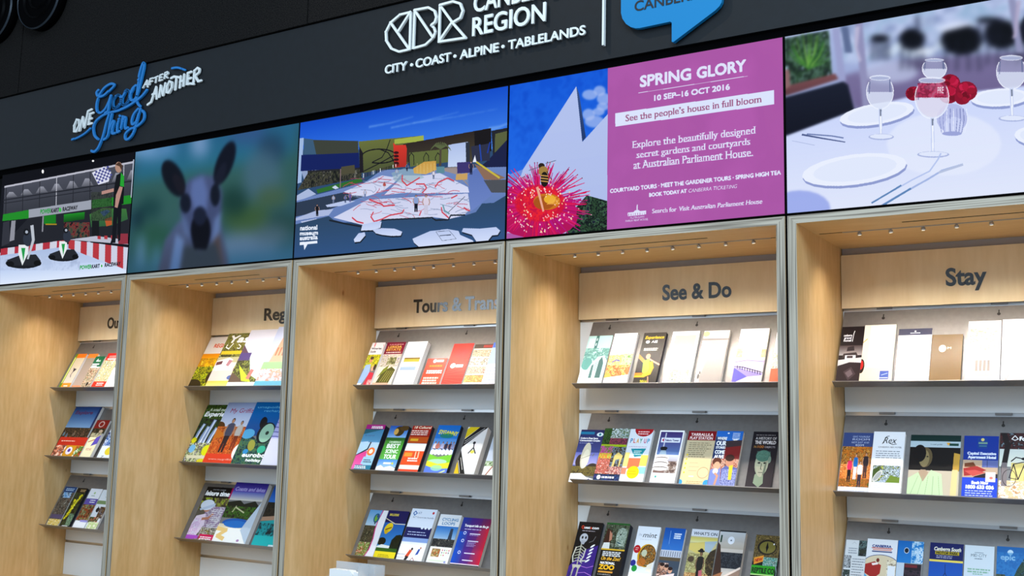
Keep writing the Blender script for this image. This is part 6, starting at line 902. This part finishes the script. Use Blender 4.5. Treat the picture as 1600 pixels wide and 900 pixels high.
('family', 4, 2, 0.0410, 0.0976, 0.2194, 0.0000, 0.0080, a_family, 0, 'brochure', "brochure with a family of four walking in autumn leaves"),
('rex', 4, 2, 0.1396, 0.0969, 0.2174, 0.0000, 0.0220, a_rex, 0, 'brochure', "thick pale brochure stack titled Rex in black script above an old white car"),
('greenrobe', 4, 2, 0.2514, 0.1483, 0.2156, 0.0000, 0.0080, a_greenrobe, 0, 'magazine', "wide booklet with a shadowed face above a pale green robe"),
('capital', 4, 2, 0.4097, 0.0984, 0.2133, 0.0000, 0.0120, a_capital, 0, 'brochure', "blue hotel brochure with a red bed photograph and a white phone number"),
('bicycle', 4, 2, 0.5107, 0.1095, 0.2275, 0.0000, 0.0080, a_bicycle, 0, 'brochure', "brochure with a black bicycle leaning on a tree trunk"),
('snooker', 4, 3, 0.0410, 0.0661, 0.2196, 0.0000, 0.0080, a_snooker, 0, 'brochure', "pale grey brochure with small dark room photographs down its left side"),
('motor', 4, 3, 0.1081, 0.0933, 0.2274, 0.0000, 0.0100, a_motor, 0, 'brochure', "pale brochure with a red bed under a blue arc"),
('bluesky', 4, 3, 0.2024, 0.0770, 0.2287, 0.0000, 0.0080, a_bluesky, 0, 'brochure', "brochure with a bright blue sky square and a small round badge"),
('south', 4, 3, 0.2992, 0.0968, 0.2277, 0.0000, 0.0120, a_south, 0, 'brochure', "navy and blue brochure with a yellow band and yellow script heading"),
('midcity', 4, 3, 0.3997, 0.0831, 0.2268, 0.0000, 0.0120, a_midcity, 0, 'brochure', "pale brochure reading Mid City in thin grey capitals"),
('epic', 4, 3, 0.4895, 0.0809, 0.2304, 0.0000, 0.0100, a_epic, 0, 'brochure', "blue sky brochure with trees and the white word epic"),
]
def uv_front(o, w, h):
    uv = o.data.uv_layers.new(name='UV')
    for p in o.data.polygons:
        for li in p.loop_indices:
            v = o.data.vertices[o.data.loops[li].vertex_index].co; uv.data[li].uv = (v.x/w, v.z/h)
rb = random.Random(21)
for key, n, r, x, w, h, t0, t1, fn, dk, cat, lab in BROCHURES:
    c = Painter(200, int(min(520, 200*h/w)), '#888888'); c.rng = np.random.RandomState(len(key)*7+ord(key[0])); fn(c); c.a = np.clip(c.a, 0, 1)**1.18
    m = print_mat('cover_print_'+key, c, rough=.3, spec=.25)
    s, k = .4639, .8859
    base = (n+x, .362-k*(t0+.0004), ZR[r]-.2612+s*(t0+.0004)+.0008)
    t = thing('magazine' if cat == 'magazine' else ('booklet' if cat == 'booklet' else 'brochure'), base, lab, cat, 'brochures and magazines on the sloping shelves')
    t.rotation_euler = (-TH, 0, 0)
    T = t1-t0-.0006
    nb = 1 if T < .007 else 2 if T < .013 else 3 if T < .02 else 4
    th = (T-.0009)/nb
    for i in range(nb):
        y1 = -i*th; y0 = -(i+1)*th+.0003; dx = rb.uniform(-.0008, .0016) if nb > 1 else 0; dz = rb.uniform(-.001, .0006) if nb > 1 else 0
        bm = bmesh.new(); add_box(bm, (.0005+max(dx, 0), y0, 0), (w-.0007+min(dx, 0), y1, h-.0007+dz-.0006))
        mesh_obj('page_block', bm, M_darkpage if dk else M_paper, t)
    bm = bmesh.new(); add_box(bm, (0, -T, 0), (w, -T+.0009, h)); o = mesh_obj('front_cover', bm, m, t); uv_front(o, w, h)
# ------------------------------------------------------------------ clear leaflet holder on the base of the third cabinet
M_acr = bpy.data.materials.new('clear_acrylic'); M_acr.use_nodes = True; q = M_acr.node_tree.nodes['Principled BSDF']
q.inputs['Base Color'].default_value = (.75, .80, .84, 1); q.inputs['Roughness'].default_value = .08; q.inputs['Alpha'].default_value = .42
t = thing('leaflet_holder', (2.18, .13, -1.433), 'clear acrylic two-pocket leaflet holder standing at the foot of the third cabinet', 'holder')
mesh_obj('back_wall', fix(boxes((0, 0, 0, .235, .003, .262))), M_acr, t)
mesh_obj('front_wall', fix(boxes((0, -.062, .004, .235, -.059, .10))), M_acr, t)
mesh_obj('floor_plate', fix(boxes((0, -.059, 0, .235, 0, .004))), M_acr, t)
for x in (0, .158, .232): mesh_obj('side_wall', fix(boxes((x, -.059, .004, x+.003, 0, .262 if x > 0 else .21))), M_acr, t)
for x0, x1, hh, lab in ((2.186, 2.300, .232, 'stack of plain white leaflets in the left pocket of the clear holder'), (2.3045, 2.336, .228, 'narrow stack of plain white leaflets beside the wider stack in the clear holder')):
    bm = bmesh.new(); zb = -1.4288
    add_prism(bm, [(x0, zb), (x1, zb), (x1, zb+hh-.012), (x1-.014, zb+hh), (x0, zb+hh)], .085, .118); o = mesh_obj('leaflet_stack', fix(bm), M_white); set_origin(o, (x0, .1, zb)); tag(o, lab, 'leaflets', 'white leaflets in the clear holder')
